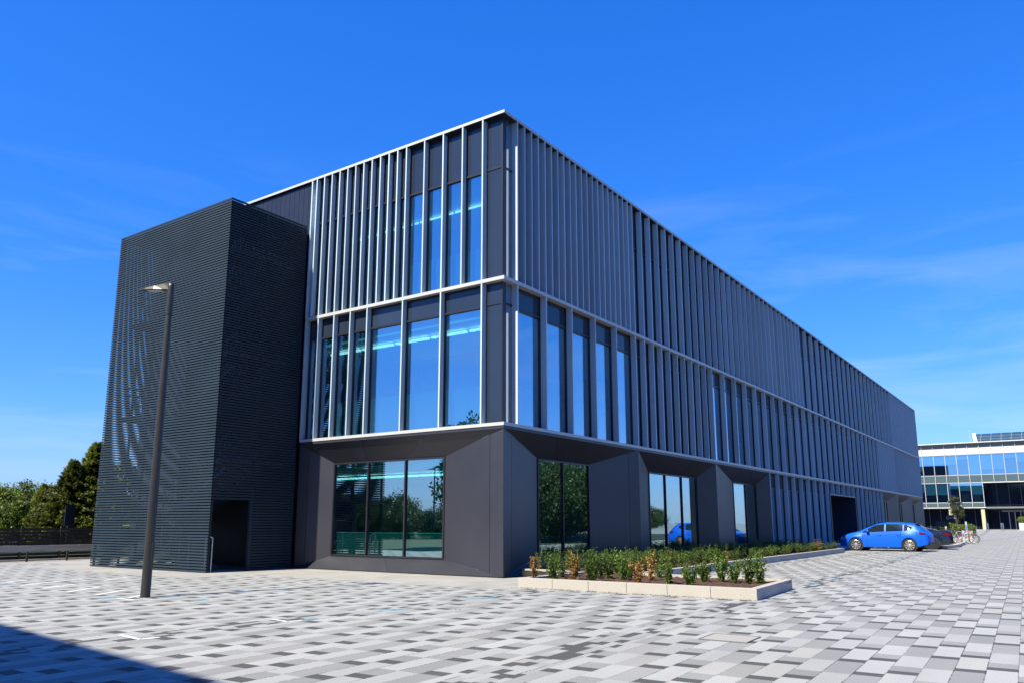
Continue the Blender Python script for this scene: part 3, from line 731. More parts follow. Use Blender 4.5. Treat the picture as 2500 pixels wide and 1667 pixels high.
def shrub_mesh(seed, nst, hgt, spread, nleaf, dead=False, lsz=.055, low=.08):
    rng = random.Random(seed); lf = MB(); stm = MB()
    for i in range(nst):
        a_ = rng.uniform(0, 6.28); r_ = spread*math.sqrt(rng.random()); H = hgt*rng.uniform(.65, 1)
        p0 = Vector((rng.gauss(0, .025), rng.gauss(0, .025), 0)); p2 = Vector((math.cos(a_)*r_, math.sin(a_)*r_, H))
        p1 = p0.lerp(p2, .5)+Vector((math.cos(a_)*r_*.25, math.sin(a_)*r_*.25, -.02))
        prev = p0; N = 7
        for k in range(1, N+1):
            t_ = k/N; q_ = p0*(1-t_)**2+p1*2*t_*(1-t_)+p2*t_*t_
            stm.tube(prev, q_, .006*(1.1-t_), .006*(1.1-t_-1/N) if k < N else .001, 4, False); 
            if t_ > low:
                for _ in range(int(nleaf/nst/N)):
                    b_ = prev.lerp(q_, rng.random()); off = Vector((rng.gauss(0, 1), rng.gauss(0, 1), rng.gauss(0, .5)))*.022
                    leaf(lf, b_+off, lsz*rng.uniform(.55, 1.2), rng, 1.1 if not dead else .1, .5)
            prev = q_
    return lf, stm
shrub_protos = []
def make_shrub(kind, seed, nst, hgt, spread, nleaf, loc, label, group, lsz=.055):
    dead = kind == 'dead'
    lf, stm = shrub_mesh(seed, nst, hgt, spread, nleaf, dead, lsz)
    t_ = thing('dead_shrub' if dead else 'shrub', label, 'shrub', loc, random.uniform(0, 6), group)
    lf.build('foliage', 'leaf_dead' if dead else 'leaf_shrub', t_); stm.build('stem', 'wood', t_)
    return t_
GN = 'young shrubs in the near end of the planting bed'
near = [('dead', -1.80, -2.12, .56, 'orange dead shrub at the corner end of the bed beside the building corner'),
        ('green', -1.80, -2.66, .62, 'bushy green shrub right of the first orange shrub by the building corner'),
        ('dead', -1.44, -2.96, .66, 'tall orange dead shrub between two bushy green ones near the building corner'),
        ('green', -1.80, -3.62, .56, 'round bright green shrub at the kerb right of the tall orange shrub'),
        ('green', -.75, -3.47, .66, 'upright green shrub behind the round green one in the bed'),
        ('green', -.96, -3.95, .62, 'green shrub left of the lone orange shrub with bare lower stems'),
        ('dead', -1.78, -4.66, .54, 'narrow orange dead shrub nearest the front kerb, halfway along the bed'),
        ('dead', -.70, -4.50, .64, 'orange dead shrub behind the narrow one, seen against the green hedge'),
        ('green', -1.37, -5.21, .56, 'wide green shrub just right of the two middle orange shrubs'),
        ('green', -1.70, -5.80, .46, 'small lone green shrub near the front kerb with gaps on both sides'),
        ('green', -.40, -5.58, .40, 'low spreading green shrub, leftmost of the group by the far kerb corner'),
        ('green', -.30, -5.93, .64, 'bushy green shrub, tallest of the group by the far kerb corner'),
        ('green', -.35, -6.22, .52, 'thin green shrub in the middle of the group by the far kerb corner'),
        ('green', -.25, -6.50, .58, 'open green shrub, second from right by the far kerb corner'),
        ('green', -.25, -6.78, .72, 'tall leggy green shrub with yellowing tip, last before the kerb corner')]
for i, (k, x, y, h_, lab) in enumerate(near):
    make_shrub(k, 100+i, 9 if k == 'dead' else 12, h_, .15 if k == 'dead' else .21, 460 if k == 'dead' else 800, (x, y, .16), lab, GN, .058 if k == 'dead' else .062)
# hedge rows along the facade
hp = []
for i in range(5): 
    hp.append(make_shrub('green', 200+i, 14, .72, .24, 760, (0, -1, .16), '', ''))
dp = [make_shrub('dead', 300+i, 10, .68, .17, 480, (0, -1, .16), '', '') for i in range(2)]
GH = 'hedge shrubs along the foot of the facade'
rng = random.Random(11); first = set()
spots = []
for row, yo in enumerate((-.55, -1.25, -2.0, -2.75)):
    x = .95+row*.12
    while x < 24.1:
        yk = -3.30+max(0, x-1)*.012
        y_ = yo+rng.uniform(-.12, .12)
        if y_ > yk+.30: spots.append((x+rng.uniform(-.12, .12), y_, row))
        x += rng.uniform(.58, .74)
for x, y in ((-.6, -2.5), (-.3, -3.0), (-1.0, -2.35), (.3, -3.3), (-.2, -3.75), (.3, -2.4), (.35, -4.2), (-.9, -3.1)): spots.append((x, y, 3))
deadx = [(8.9, -2.6), (16.5, -2.5), (18.6, -2.4), (21.0, -2.4), (23.4, -2.3), (12.9, -1.3), (19.3, -2.0), (2.2, -2.8), (5.9, -2.3)]
rowname = {0: 'wallside', 1: 'second', 2: 'third', 3: 'kerbside'}
def where(x):
    for lim, s_ in ((1.5, 'left of the first shopfront window'), (6, 'below the first shopfront window'), (10, 'before the pier right of the first window'),
                    (15.2, 'below the three pane window'), (19.2, 'before the pier beyond the three pane window'), (23, 'below the last shopfront window'), (99, 'just left of the blue car')):
        if x < lim: return s_
ordn = ['first', 'second', 'third', 'fourth', 'fifth', 'sixth', 'seventh', 'eighth', 'ninth', 'tenth', 'eleventh', 'twelfth']
cnt = {}
for x, y, row in sorted(spots):
    dead = any(abs(x-a_) < .33 and abs(y-b_) < .35 for a_, b_ in deadx)
    src = rng.choice(dp if dead else hp); s_ = rng.uniform(.86, 1.12)
    key = (dead, row, where(x)); cnt[key] = cnt.get(key, -1)+1
    lab = ordn[cnt[key]]+(' orange' if dead else ' green')+' shrub of the '+rowname[row]+' hedge row '+where(x)
    kw = dict(scale=(s_*rng.uniform(.85, 1.15), s_, s_*rng.uniform(.55, .88)*(1-.008*x)), label=lab, group='hedge shrubs along the foot of the facade')
    copy_tree(src, (x, y, .155), rng.uniform(0, 6.28), **kw)
for q in hp+dp:
    for c in list(q.children): bpy.data.objects.remove(c)
    bpy.data.objects.remove(q)

# trees
def tree_meshes(seed, H, Rr, nclump, nleaf, lsz, kind):
    rng = random.Random(seed); tr, lf = MB(), MB()
    tr.tube((0, 0, 0), (0, 0, H*.55), .035*H*.45, .018*H*.45, 8)
    if kind == 'conifer':
        tr.tube((0, 0, H*.55), (0, 0, H*.98), .018*H*.45, .01, 6)
        nb = int(nclump)
        for i in range(nb):
            t_ = (i+rng.random())/nb; z_ = H*(.06+.93*t_); a_ = rng.uniform(0, 6.28)
            Lb = Rr*(1-t_)**1.05*rng.uniform(.7, 1.12)+.12; d = Vector((math.cos(a_), math.sin(a_), rng.uniform(0, .55)))
            p0 = Vector((0, 0, z_)); p1 = p0+d*Lb; tr.tube(p0, p1, .02, .004, 4, False)
            side = Vector((-d.y, d.x, 0))
            for _ in range(int(nleaf/nb)):
                u_ = rng.random()**.7; c_ = p0.lerp(p1, u_)+side*rng.gauss(0, .2)*Lb*(1.1-u_)+Vector((0, 0, rng.gauss(0, .05)-.10*u_*u_*Lb))
                dd = (d+Vector((rng.gauss(0, .5), rng.gauss(0, .5), rng.gauss(.1, .35)))).normalized()
                s_ = dd.orthogonal().normalized()*lsz*.20; a2 = c_+dd*lsz*rng.uniform(.6, 1.3)
                lf.add([c_-s_, c_+s_, a2], [(0, 1, 2)])
    else:
        cl = []
        for i in range(nclump):
            a_ = rng.uniform(0, 6.28); ph = math.acos(rng.uniform(-1, 1)); rr_ = Rr*rng.uniform(.45, 1)
            c_ = Vector((math.cos(a_)*math.sin(ph)*rr_, math.sin(a_)*math.sin(ph)*rr_, H*.56+math.cos(ph)*rr_*(H*.42/Rr)))
            cl.append((c_, Rr*rng.uniform(.16, .36)))
            b0 = Vector((0, 0, H*rng.uniform(.22, .52))); md = b0.lerp(c_, .5)+Vector((0, 0, .05*H))
            tr.tube(b0, md, .010*H*.5, .006*H*.5, 5, False); tr.tube(md, c_, .006*H*.5, .003, 4, False)
        for c_, r_ in cl:
            for _ in range(int(nleaf/nclump)):
                d = Vector((rng.gauss(0, 1), rng.gauss(0, 1), rng.gauss(0, .8))).normalized(); q_ = c_+d*r_*(rng.random()**.45)*rng.uniform(.8, 1.25)
                leaf(lf, q_, lsz*rng.uniform(.6, 1.3), rng, .1, .6)
    return tr, lf
def make_tree(name, seed, H, Rr, nclump, nleaf, lsz, kind, leafm, loc, label, group=None, bark='wood'):
    tr, lf = tree_meshes(seed, H, Rr, nclump, nleaf, lsz, kind)
    t_ = thing(name, label, 'tree', loc, 0, group); tr.build('trunk', bark, t_); lf.build('crown', leafm, t_); return t_
make_tree('conifer_tree', 1, 5.75, 2.7, 330, 52000, .20, 'conifer', 'leaf_conifer', (5.6, 31.8, 0), 'tallest dark conifer, right against the edge of the louvred tower')
make_tree('conifer_tree', 2, 4.7, 2.2, 260, 34000, .17, 'conifer', 'leaf_conifer', (4.35, 31.6, 0), 'shorter ragged conifer left of the tallest one')
make_tree('conifer_tree', 6, 3.4, 1.8, 190, 20000, .16, 'conifer', 'leaf_conifer', (3.7, 33.0, 0), 'small conifer at the left foot of the two taller ones')
lb = ['broad green bush at the left edge of the photo beyond the dark fence', 'rounded bush topped with pale leaves, second from the left edge beyond the fence',
      'broad tree behind the second fence panel with bright upper leaves', 'pale barked thin tree just left of the small conifer', 'dark green tree hiding low behind the bushes beyond the fence',
      'lower bush seen just above the fence near the left edge', 'leafy bush above the middle fence post']
for i, (x, y, H, r_) in enumerate(((2.6, 40.8, 3.55, 2.2), (3.6, 38.6, 3.6, 2.0), (4.7, 37.4, 3.75, 2.0), (5.6, 35.5, 3.5, 1.7), (6.5, 42, 4.2, 2.6), (1.6, 34.5, 2.7, 1.8), (3.0, 33.5, 2.5, 1.6))):
    make_tree('bushy_tree', 20+i, H, r_, 34, 11000, .13, 'broad', 'leaf_broad', (x, y, 0), lb[i], None, 'birch' if i == 3 else 'wood')
back = make_tree('bushy_tree', 40, 6.0, 3.6, 30, 11000, .3, 'broad', 'leaf_broad', (18, 50, 0), 'broad tree far beyond the fence hidden behind the tower', 'trees hidden beyond the building')
# trees behind the photographer: out of frame, seen mirrored in the glass
bt = make_tree('roadside_tree', 50, 7.9, 2.7, 44, 18000, .24, 'broad', 'leaf_dark', (-20.8, 17.2, 0), 'big leafy tree mirrored in the right pane of the ground floor window', 'trees mirrored in the glass')
bl_ = make_tree('roadside_tree', 51, 5.4, 3.6, 60, 26000, .19, 'broad', 'leaf_dark', (-46, 30, -.5), 'low bushy tree of the treeline mirrored in the ground floor window', 'trees mirrored in the glass')
for i in range(17):
    x, y = -50+i*2.0+random.uniform(-.6, .6), 22+i*2.2
    copy_tree(bl_, (x, y, -.9), random.uniform(0, 6), (.6, .6, random.uniform(.52, .72)), label='low bush mirrored along the horizon in the left ground floor window, one of a row', group='hedge bushes mirrored in the glass')
rt_ = random.Random(21)
tl = [(-52, 38), (-44, 46), (-40, 56), (-60, 30), (-34, 62), (-70, 50), (-50, 60), (-66, 22), (-56, 24), (-48, 66), (-40, 72), (-28, 74), (-75, 38), (-62, 62),
      (66, -32), (72, -35), (79, -37), (85, -40), (92, -42), (99, -45), (106, -47), (113, -50), (121, -53), (130, -56), (60, -33), (140, -60)]
for i, (x, y) in enumerate(tl):
    k_ = rt_.uniform(.75, 1.05)
    copy_tree(bl_, (x, y, -.5), rt_.uniform(0, 6), (k_, k_, k_*rt_.uniform(.75, 1.05)), label='bushy tree of the low treeline mirrored in the ground floor glass')
for x, y, k_ in ((33, -17.5, .95), (37, -20.5, 1.0), (41, -22, 1.1), (46, -25, 1.0), (50, -27, 1.05), (29, -19, .9)):
    copy_tree(bl_, (x, y, -.5), rt_.uniform(0, 6), (k_, k_, k_*1.25), label='tall bushy tree mirrored in the first shopfront window')

# ------------------------------------------------------------------ fence and barrier at the left
F_ = thing('slat_fence', 'low dark fence of horizontal boards in front of the trees at the left', 'fence', (0, 0, 0))
mb = MB(); n = 9
for i in range(n):
    z0 = .06+i*.132; mb.box(-14, 20.56, z0, 14, 20.585, z0+.112)
mb.build('fence_board', 'slatwood', F_)
x = -14.3
fx = []
while x < 14:
    mb = MB(); mb.box(x-.04, 20.49, 0, x+.04, 20.555, 1.29); mb.build('fence_post', 'pole', F_); fx.append(x); x += 1.445
G_ = thing('guard_rail', 'grey horizontal barrier beam running low in front of the dark fence', 'guard rail')
mb = MB(); mb.box(-14, 19.62, .37, 12, 19.70, .56); mb.build('beam', 'railgrey', G_)
mb = MB(); mb.box(-14, 19.60, .562, 12, 19.72, .585); mb.build('beam_cap', 'railgrey', G_)
for x in fx:
    mb = MB(); mb.box(x-.10, 19.71, 0, x-.04, 19.77, .56); mb.build('rail_post', 'pole', G_)
S_ = MB(); S_.box(.63, 24.0, 0, .69, 24.06, 1.9); S_.box(.45, 23.96, 1.30, .87, 23.99, 2.2); tag(S_.build('back_of_sign', 'sign'), 'small dark sign back on a post in front of the conifers', 'sign')
S_ = MB(); S_.box(-14, 20.2, .004, 12, 20.32, .07); struct(S_.build('fence_kerb', 'granite'))

# ------------------------------------------------------------------ cars
def interp(tbl, s):
    for (a, va), (b, vb) in zip(tbl[:-1], tbl[1:]):
        if s <= b:
            t_ = 0 if b == a else max(0, (s-a)/(b-a)); t_ = t_*t_*(3-2*t_)*.5+t_*.5
            return va+(vb-va)*t_
    return tbl[-1][1]
def make_car(name, label, loc, rz, spec):
    """built nose towards -x in its own space: s runs 0..len from nose to tail"""
    C_ = thing(name, label, 'car', loc, rz, None)
    Ln = spec['len']; WB0, WB1, wr = spec['w0'], spec['w1'], spec['wr']; ra = wr+.055
    top, sh, wid, sill = spec['top'], spec['sh'], spec['wid'], spec['sill']
    rw = spec['roofw']
    def sec(s):
        zt_, zs, hw = interp(top, s), interp(sh, s), interp(wid, s)
        zb = interp(sill, s)
        for c_ in (WB0, WB1):
            dx = abs(s-c_)
            if dx < ra: zb = max(zb, wr+math.sqrt(ra*ra-dx*dx))
        cab = interp(spec['cab'], s)            # 1 = greenhouse section, 0 = bonnet/boot section
        zs = max(zs, zb+.06); zt_ = max(zt_, zs+.02)
        pts = []
        for k in range(6):                      # body side, with arch flare and tuck-in
            t_ = k/5; z = zb+(zs-zb)*t_
            bulge = math.sin(min(1, .25+t_*.75)*math.pi)*.035
            y = hw*(.965+.0*t_)-(.05 if t_ < .01 else 0)*0+bulge-.03*t_
            for c_ in (WB0, WB1):
                dx = abs(s-c_)
                if dx < ra+.10: y += .022*(1-t_)*(1-max(0, dx-ra)/.10)
            pts.append((y, z))
        yr_ = hw*(rw*cab+(1-cab)*.80)
        for k in range(1, 6):                    # greenhouse side
            t_ = k/5; yy = pts[5][0]+(yr_-pts[5][0])*(t_**1.15); zz = zs+(zt_-zs)*(math.sin(t_*math.pi/2)*(1-cab)+cab*t_*.93)
            pts.append((yy, zz))
        pts.append((yr_*.72, zt_-.012 if cab < .5 else zt_-.010)); pts.append((0, zt_+.012))
        return pts
    N = 110; S = [Ln*i/N for i in range(N+1)]
    for c_ in (WB0, WB1): S += [c_-ra+.001, c_-ra-.001, c_+ra-.001, c_+ra+.001]
    S = sorted(S)
    mb = MB(); vs = []; K = 13
    secs = [sec(s) for s in S]
    for s, ps in zip(S, secs):
        e_ = 0
        for y, z in ps: vs.append((s, y, z))
        for y, z in ps[:-1][::-1]: vs.append((s, -y, z))
    W2 = 2*K-1; fs = []
    for i in range(len(S)-1):
        for j in range(W2-1): fs.append((i*W2+j, (i+1)*W2+j, (i+1)*W2+j+1, i*W2+j+1))
    fs.append(tuple(range(W2))); fs.append(tuple(range((len(S)-1)*W2, len(S)*W2))[::-1])
    mb.add(vs, fs); body = mb.build('body', spec['paint'], C_, True)
    # under-body and arches
    mb = MB(); mb.box(WB0-.3, -.62, .20, WB1+.3, .62, .45); mb.box(.30, -.62, .22, WB0-.2, .62, .42); mb.box(WB1+.2, -.62, .24, Ln-.25, .62, .45)
    for c_ in (WB0, WB1):
        for s_ in (-1, 1): mb.tube((c_, s_*.60, wr+.02), (c_, s_*(interp(wid, c_)-.035), wr+.02), ra-.004, n=30)
    mb.build('underbody', 'plastic', C_)
    # glass: patch on side between stations, between greenhouse fractions
    def P(s, t_, side, off=.006):
        ps = sec(s); k = 5+t_*5; i = min(9, int(k)); f_ = k-i
        y, z = ps[i][0]*(1-f_)+ps[i+1][0]*f_, ps[i][1]*(1-f_)+ps[i+1][1]*f_
        return (s, side*(y+off), z+off*.3)
    def patch(s0, s1, lo_, hi_, side, matn, nm, par, off=.007):
        mb = MB(); n_ = 16; vs = []; fs = []
        for i in range(n_+1):
            s = s0+(s1-s0)*i/n_
            for j in range(5):
                a_, b_ = lo_(s), hi_(s); vs.append(P(s, a_+(b_-a_)*j/4, side, off))
        for i in range(n_):
            for j in range(4): fs.append((i*5+j, (i+1)*5+j, (i+1)*5+j+1, i*5+j+1))
        mb.add(vs, fs); return mb.build(nm, matn, par, True)
    for side in (-1, 1):
        for (s0, s1, lo_, hi_) in spec['glass']: patch(s0, s1, lo_, hi_, side, 'carglass', 'side_window', C_)
    # front and rear screens
    for nm, (s0, s1, f0) in (('windscreen', spec['ws']), ('rear_window', spec['rs'])):
        mb = MB(); vs = []; fs = []; n_ = 12
        for i in range(n_+1):
            s = s0+(s1-s0)*i/n_; ps = sec(s); yw, zt_ = ps[10][0]*f0, ps[12][1]
            for j in range(9):
                u_ = -1+j/4; vs.append((s, u_*yw, zt_+.008-(zt_-ps[11][1])*abs(u_)**2*.9))
        for i in range(n_):
            for j in range(8): fs.append((i*9+j, (i+1)*9+j, (i+1)*9+j+1, i*9+j+1))
        mb.add(vs, fs); mb.build(nm, 'carglass', C_, True)
    # wheels
    for c_ in (WB0, WB1):
        for s_ in (-1, 1):
            yo = s_*(interp(wid, c_)-.105)
            mb = MB(); mb.lathe((c_, yo, wr), (0, s_, 0), [(wr*.71, .085), (wr*.82, .098), (wr*.93, .090), (wr*.995, .055), (wr, 0), (wr*.995, -.06), (wr*.8, -.1), (wr*.5, -.1)], 36)
            ty = mb.build('wheel', 'tyre', C_, True)
            mb = MB(); mb.lathe((c_, yo, wr), (0, s_, 0), [(wr*.72, .088), (wr*.69, .092), (wr*.67, .075), (wr*.65, .02), (wr*.65, .0)], 36)
            mb.lathe((c_, yo, wr), (0, s_, 0), [(wr*.62, .012), (0, .012)], 30) if False else None
            for k in range(10):
                a_ = 2*math.pi*k/10; ca, sa = math.cos(a_), math.sin(a_); q = Vector((-sa, 0, ca))
                p0 = Vector((c_+ca*wr*.12, yo+s_*.075, wr+sa*wr*.12)); p1 = Vector((c_+ca*wr*.69, yo+s_*.085, wr+sa*wr*.69))
                mb.slab([p0-q*.014, p1-q*.021, p1+q*.021, p0+q*.014], (0, -s_*.03, 0))
            mb.lathe((c_, yo, wr), (0, s_, 0), [(wr*.17, .03), (wr*.17, .085), (wr*.10, .092), (0, .092)], 20)
            mb.build('rim', spec['rim'], ty)
            mb = MB(); mb.tube((c_, yo-s_*.03, wr), (c_, yo+s_*.015, wr), wr*.60, n=24); mb.build('brake_disc', 'plastic', ty)
    return C_, P, sec, patch
hb = dict(len=4.32, w0=.88, w1=3.458, wr=.318, paint='bluecar', rim='alloy', roofw=.72,
          top=[(0, .60), (.06, .70), (.28, .80), (.75, .925), (1.08, 1.005), (1.45, 1.20), (1.95, 1.405), (2.35, 1.455), (2.9, 1.452), (3.4, 1.415), (3.72, 1.36), (3.95, 1.20), (4.12, 1.02), (4.24, .90), (4.32, .80)],
          sh=[(0, .50), (.08, .60), (.3, .70), (.8, .83), (1.3, .905), (2.2, .945), (3.2, .985), (3.8, 1.0), (4.12, .94), (4.24, .84), (4.32, .70)],
          wid=[(0, .52), (.05, .66), (.16, .78), (.4, .855), (.9, .885), (2.2, .895), (3.4, .89), (3.9, .85), (4.15, .77), (4.27, .70), (4.32, .60)],
          sill=[(0, .30), (.10, .24), (.4, .20), (1.3, .20), (3.0, .20), (3.9, .27), (4.25, .36), (4.32, .45)],
          cab=[(0, 0), (.95, 0), (1.45, .8), (1.9, 1), (3.6, 1), (3.95, .9), (4.15, .35), (4.32, 0)],
          glass=[(1.22, 1.46, lambda s: .06, lambda s: max(.07, min(.85, (s-1.16)*2.4))), (1.50, 2.30, lambda s: .08, lambda s: min(.88, .70+(s-1.5)*.6)), (2.38, 3.18, lambda s: .08, lambda s: .88), (3.24, 3.60, lambda s: .10+max(0, s-3.3)*1.0, lambda s: .84-max(0, s-3.36)*1.0)],
          ws=(1.16, 1.92, .93), rs=(3.74, 4.10, .86))
CX_, CY_ = 27.8, -2.9
rzc = math.atan2(-1, -.07)                 # local +x (nose to tail) points towards -y
ux, uy = math.cos(rzc), math.sin(rzc)
# near side wheels stand on the line through (CX_, CY_): shift by half the width
car_loc = (CX_-ux*.88+(-uy)*.78*1, CY_-uy*.88+ux*.78*1, 0)
car, P, sec, patch = make_car('hatchback_car', 'bright metallic blue five door hatchback parked nose in to the planting bed', car_loc, rzc, hb)
def dark_line(nm, pts, par, wd=.006, m='plastic'):
    mb = MB()
    for a_, b_ in zip(pts[:-1], pts[1:]): mb.tube(a_, b_, wd, n=4)
    return mb.build(nm, m, par)
def side_pt(sec, s, z, side, off=.004):
    ps = sec(s)[:6]
    for (y0, z0), (y1, z1) in zip(ps[:-1], ps[1:]):
        if z <= z1: t_ = max(0, (z-z0)/(z1-z0)) if z1 > z0 else 0; return (s, side*(y0+(y1-y0)*t_+off), z)
    return (s, side*(ps[-1][0]+off), z)
for side in (-1, 1):
    for s_, z0, z1 in ((1.42, .27, .86), (2.34, .24, .94), (3.16, .70, .96)):
        dark_line('door_gap', [side_pt(sec, s_, z0+(z1-z0)*k/5, side, -.002) for k in range(6)], car)
    dark_line('sill_line', [side_pt(sec, 1.35+k*.2, .255, side, -.001) for k in range(9)], car)
    mb = MB()
    for s_ in (2.10, 2.98):
        p = side_pt(sec, s_, .80, side, .012); mb.box(s_-.09, p[1]-.014, .785, s_+.09, p[1]+.014, .812)
    mb.build('door_handle', 'bluecar', car, bevel=.006)
    mb = MB(); p = side_pt(sec, 1.55, .93, side, .0); mb.lathe((1.52, p[1]+side*.10, 1.0), (1, .0, 0), [(0, -.09), (.055, -.07), (.078, 0), (.07, .05), (0, .06)], 14); mb.box(1.48, p[1]-.02 if side > 0 else p[1]-.10, .93, 1.55, p[1]+.10 if side > 0 else p[1]+.02, .965)
    mb.build('wing_mirror', 'bluecar', car, True)
    mb = MB(); vs = []
    for s_, za, zb in ((3.93, .86, .98), (4.03, .84, 1.0), (4.14, .83, .98), (4.22, .82, .93), (4.28, .80, .87)):
        for z_ in (za, (za+zb)/2, zb): vs.append(side_pt(sec, s_, min(z_, sec(s_)[5][1]), side, .010))
    fs = [(i*3+j, (i+1)*3+j, (i+1)*3+j+1, i*3+j+1) for i in range(4) for j in range(2)]
    mb.add(vs, fs); mb.build('tail_light', 'red', car, True)
    mb = MB(); vs = []
    for s_, za, zb in ((.06, .56, .64), (.16, .58, .70), (.30, .60, .74), (.44, .66, .76)):
        for z_ in (za, (za+zb)/2, zb): vs.append(side_pt(sec, s_, min(z_, sec(s_)[5][1]+.0), side, .010))
    fs = [(i*3+j, (i+1)*3+j, (i+1)*3+j+1, i*3+j+1) for i in range(3) for j in range(2)]
    mb.add(vs, fs); mb.build('headlight', 'headlamp', car, True)
mb = MB(); mb.box(-.012, -.48, .33, .03, .48, .43); mb.box(-.02, -.30, .50, .03, .30, .58); mb.build('grille', 'plastic', car)
mb = MB(); mb.box(4.30, -.55, .30, 4.335, .55, .42); mb.box(3.70, -.60, 1.385, 3.86, .60, 1.41); mb.build('bumper_insert', 'plastic', car)
mb = MB(); mb.tube((3.55, 0, 1.42), (3.72, 0, 1.60), .006, n=5); mb.build('aerial', 'plastic', car)

sp = dict(len=4.45, w0=.85, w1=3.40, wr=.345, paint='blackcar', rim='blackalloy', roofw=.66,
          top=[(0, .50), (.1, .60), (.5, .74), (1.1, .84), (1.45, .92), (1.95, 1.20), (2.3, 1.29), (2.75, 1.27), (3.2, 1.15), (3.7, 1.02), (4.2, 1.0), (4.38, .96), (4.45, .82)],
          sh=[(0, .42), (.2, .55), (.9, .72), (1.6, .80), (2.6, .84), (3.4, .92), (4.1, .92), (4.38, .84), (4.45, .70)],
          wid=[(0, .55), (.1, .75), (.4, .87), (.9, .92), (2.2, .90), (3.3, .95), (3.9, .92), (4.25, .84), (4.4, .76), (4.45, .68)],
          sill=[(0, .24), (.3, .18), (3.0, .18), (4.1, .26), (4.45, .36)],
          cab=[(0, 0), (1.35, 0), (1.85, .9), (2.9, 1), (3.5, .4), (3.9, 0), (4.45, 0)],
          glass=[(1.72, 2.85, lambda s: .10, lambda s: min(.85, .35+(s-1.72)*1.0)), (2.9, 3.15, lambda s: .12, lambda s: .7-max(0, s-2.9)*1.5)],
          ws=(1.5, 2.1, .92), rs=(2.85, 3.45, .85))
rz2 = math.atan2(-1, .10); ux2, uy2 = math.cos(rz2), math.sin(rz2)
wx, wy = 32.0, -5.9
loc2 = (wx-ux2*3.40-uy2*.84, wy-uy2*3.40+ux2*.84, 0)
car2, P2, sec2, patch2 = make_car('sports_car', 'low dark sports car mostly hidden behind the blue hatchback', loc2, rz2, sp)
for side in (-1, 1):
    mb = MB(); vs = []
    for s_, za, zb in ((3.98, .78, .90), (4.12, .76, .90), (4.26, .75, .88), (4.36, .74, .84), (4.43, .72, .78)):
        for z_ in (za, (za+zb)/2, zb): vs.append(side_pt(sec2, s_, min(z_, sec2(s_)[5][1]), side, .012))
    mb.add(vs, [(i*3+j, (i+1)*3+j, (i+1)*3+j+1, i*3+j+1) for i in range(4) for j in range(2)]); mb.build('tail_light', 'red', car2, True)
    dark_line('door_gap', [side_pt(sec2, 2.7, .25+.55*k/5, side, -.002) for k in range(6)], car2)
mb = MB(); mb.box(4.43, -.5, .32, 4.462, .5, .44); mb.build('bumper_insert', 'plastic', car2)
mb = MB(); mb.box(4.452, -.26, .56, 4.468, .26, .67); mb.build('number_plate', 'cream', car2)

# ------------------------------------------------------------------ kerbed island, chargers, cycle stands
I_ = thing('kerbed_island', 'small pale kerbed island with bare soil past the dark car', 'planter')
mb = MB(); kerb_run([(33.4, -6.2), (38.1, -6.75)], I_, .16, .25, 1.2); kerb_run([(38.1, -6.50), (44.2, -6.35)], I_, .16, .25, 1.2); mb.build('kerb', 'granite', I_, bevel=.006)
mb = MB(); mb.slab([(33.5, -5.9, .02), (38.0, -6.45, .02), (44.2, -6.05, .02), (46, -3.5, .02), (33.5, -3.5, .02)], (0, 0, .12)); mb.build('soil', 'mulch', I_)
def make_post(name, cat, label, x, y, h_, wd, dp_, z=0, extra=None, group=None, m='mull'):
    t_ = thing(name, label, cat, (x, y, z), 0, group)
    mb = MB(); mb.box(-dp_/2, -wd/2, 0, dp_/2, wd/2, h_); mb.build('post_body', m, t_, bevel=.012)
    if extra: extra(t_, h_, wd, dp_)
    return t_
def cap_face(t_, h_, wd, dp_):
    mb = MB(); mb.box(-dp_/2-.012, -wd*.32, h_*.55, -dp_/2-.002, wd*.32, h_*.80); mb.build('display', 'bluebox', t_)
def foot(t_, h_, wd, dp_):
    mb = MB(); mb.box(-.12, -.30, 0, .12, .14, .12); mb.build('foot_plate', 'mull', t_); 
    mb = MB(); mb.box(-dp_/2-.02, -.13, h_-.02, dp_/2, .13, h_+.26); mb.build('payment_head', 'mull', t_)
make_post('charging_post', 'charging post', 'pale slim charging post nearest the dark car at the kerb corner', 44.6, -6.25, .92, .15, .13, extra=cap_face)
make_post('charging_post', 'charging post', 'pale charging post with box head and foot plate, right of the bicycles', 48.6, -6.33, .62, .16, .13, extra=foot)
make_post('charging_post', 'charging post', 'tall thin white post with blue face behind the parked bicycles', 60, -5.05, 1.55, .13, .12, extra=cap_face)
make_post('charging_post', 'charging post', 'pale post with dark blue face left of the parked bicycles', 58, -3.75, 1.15, .14, .12, extra=cap_face)
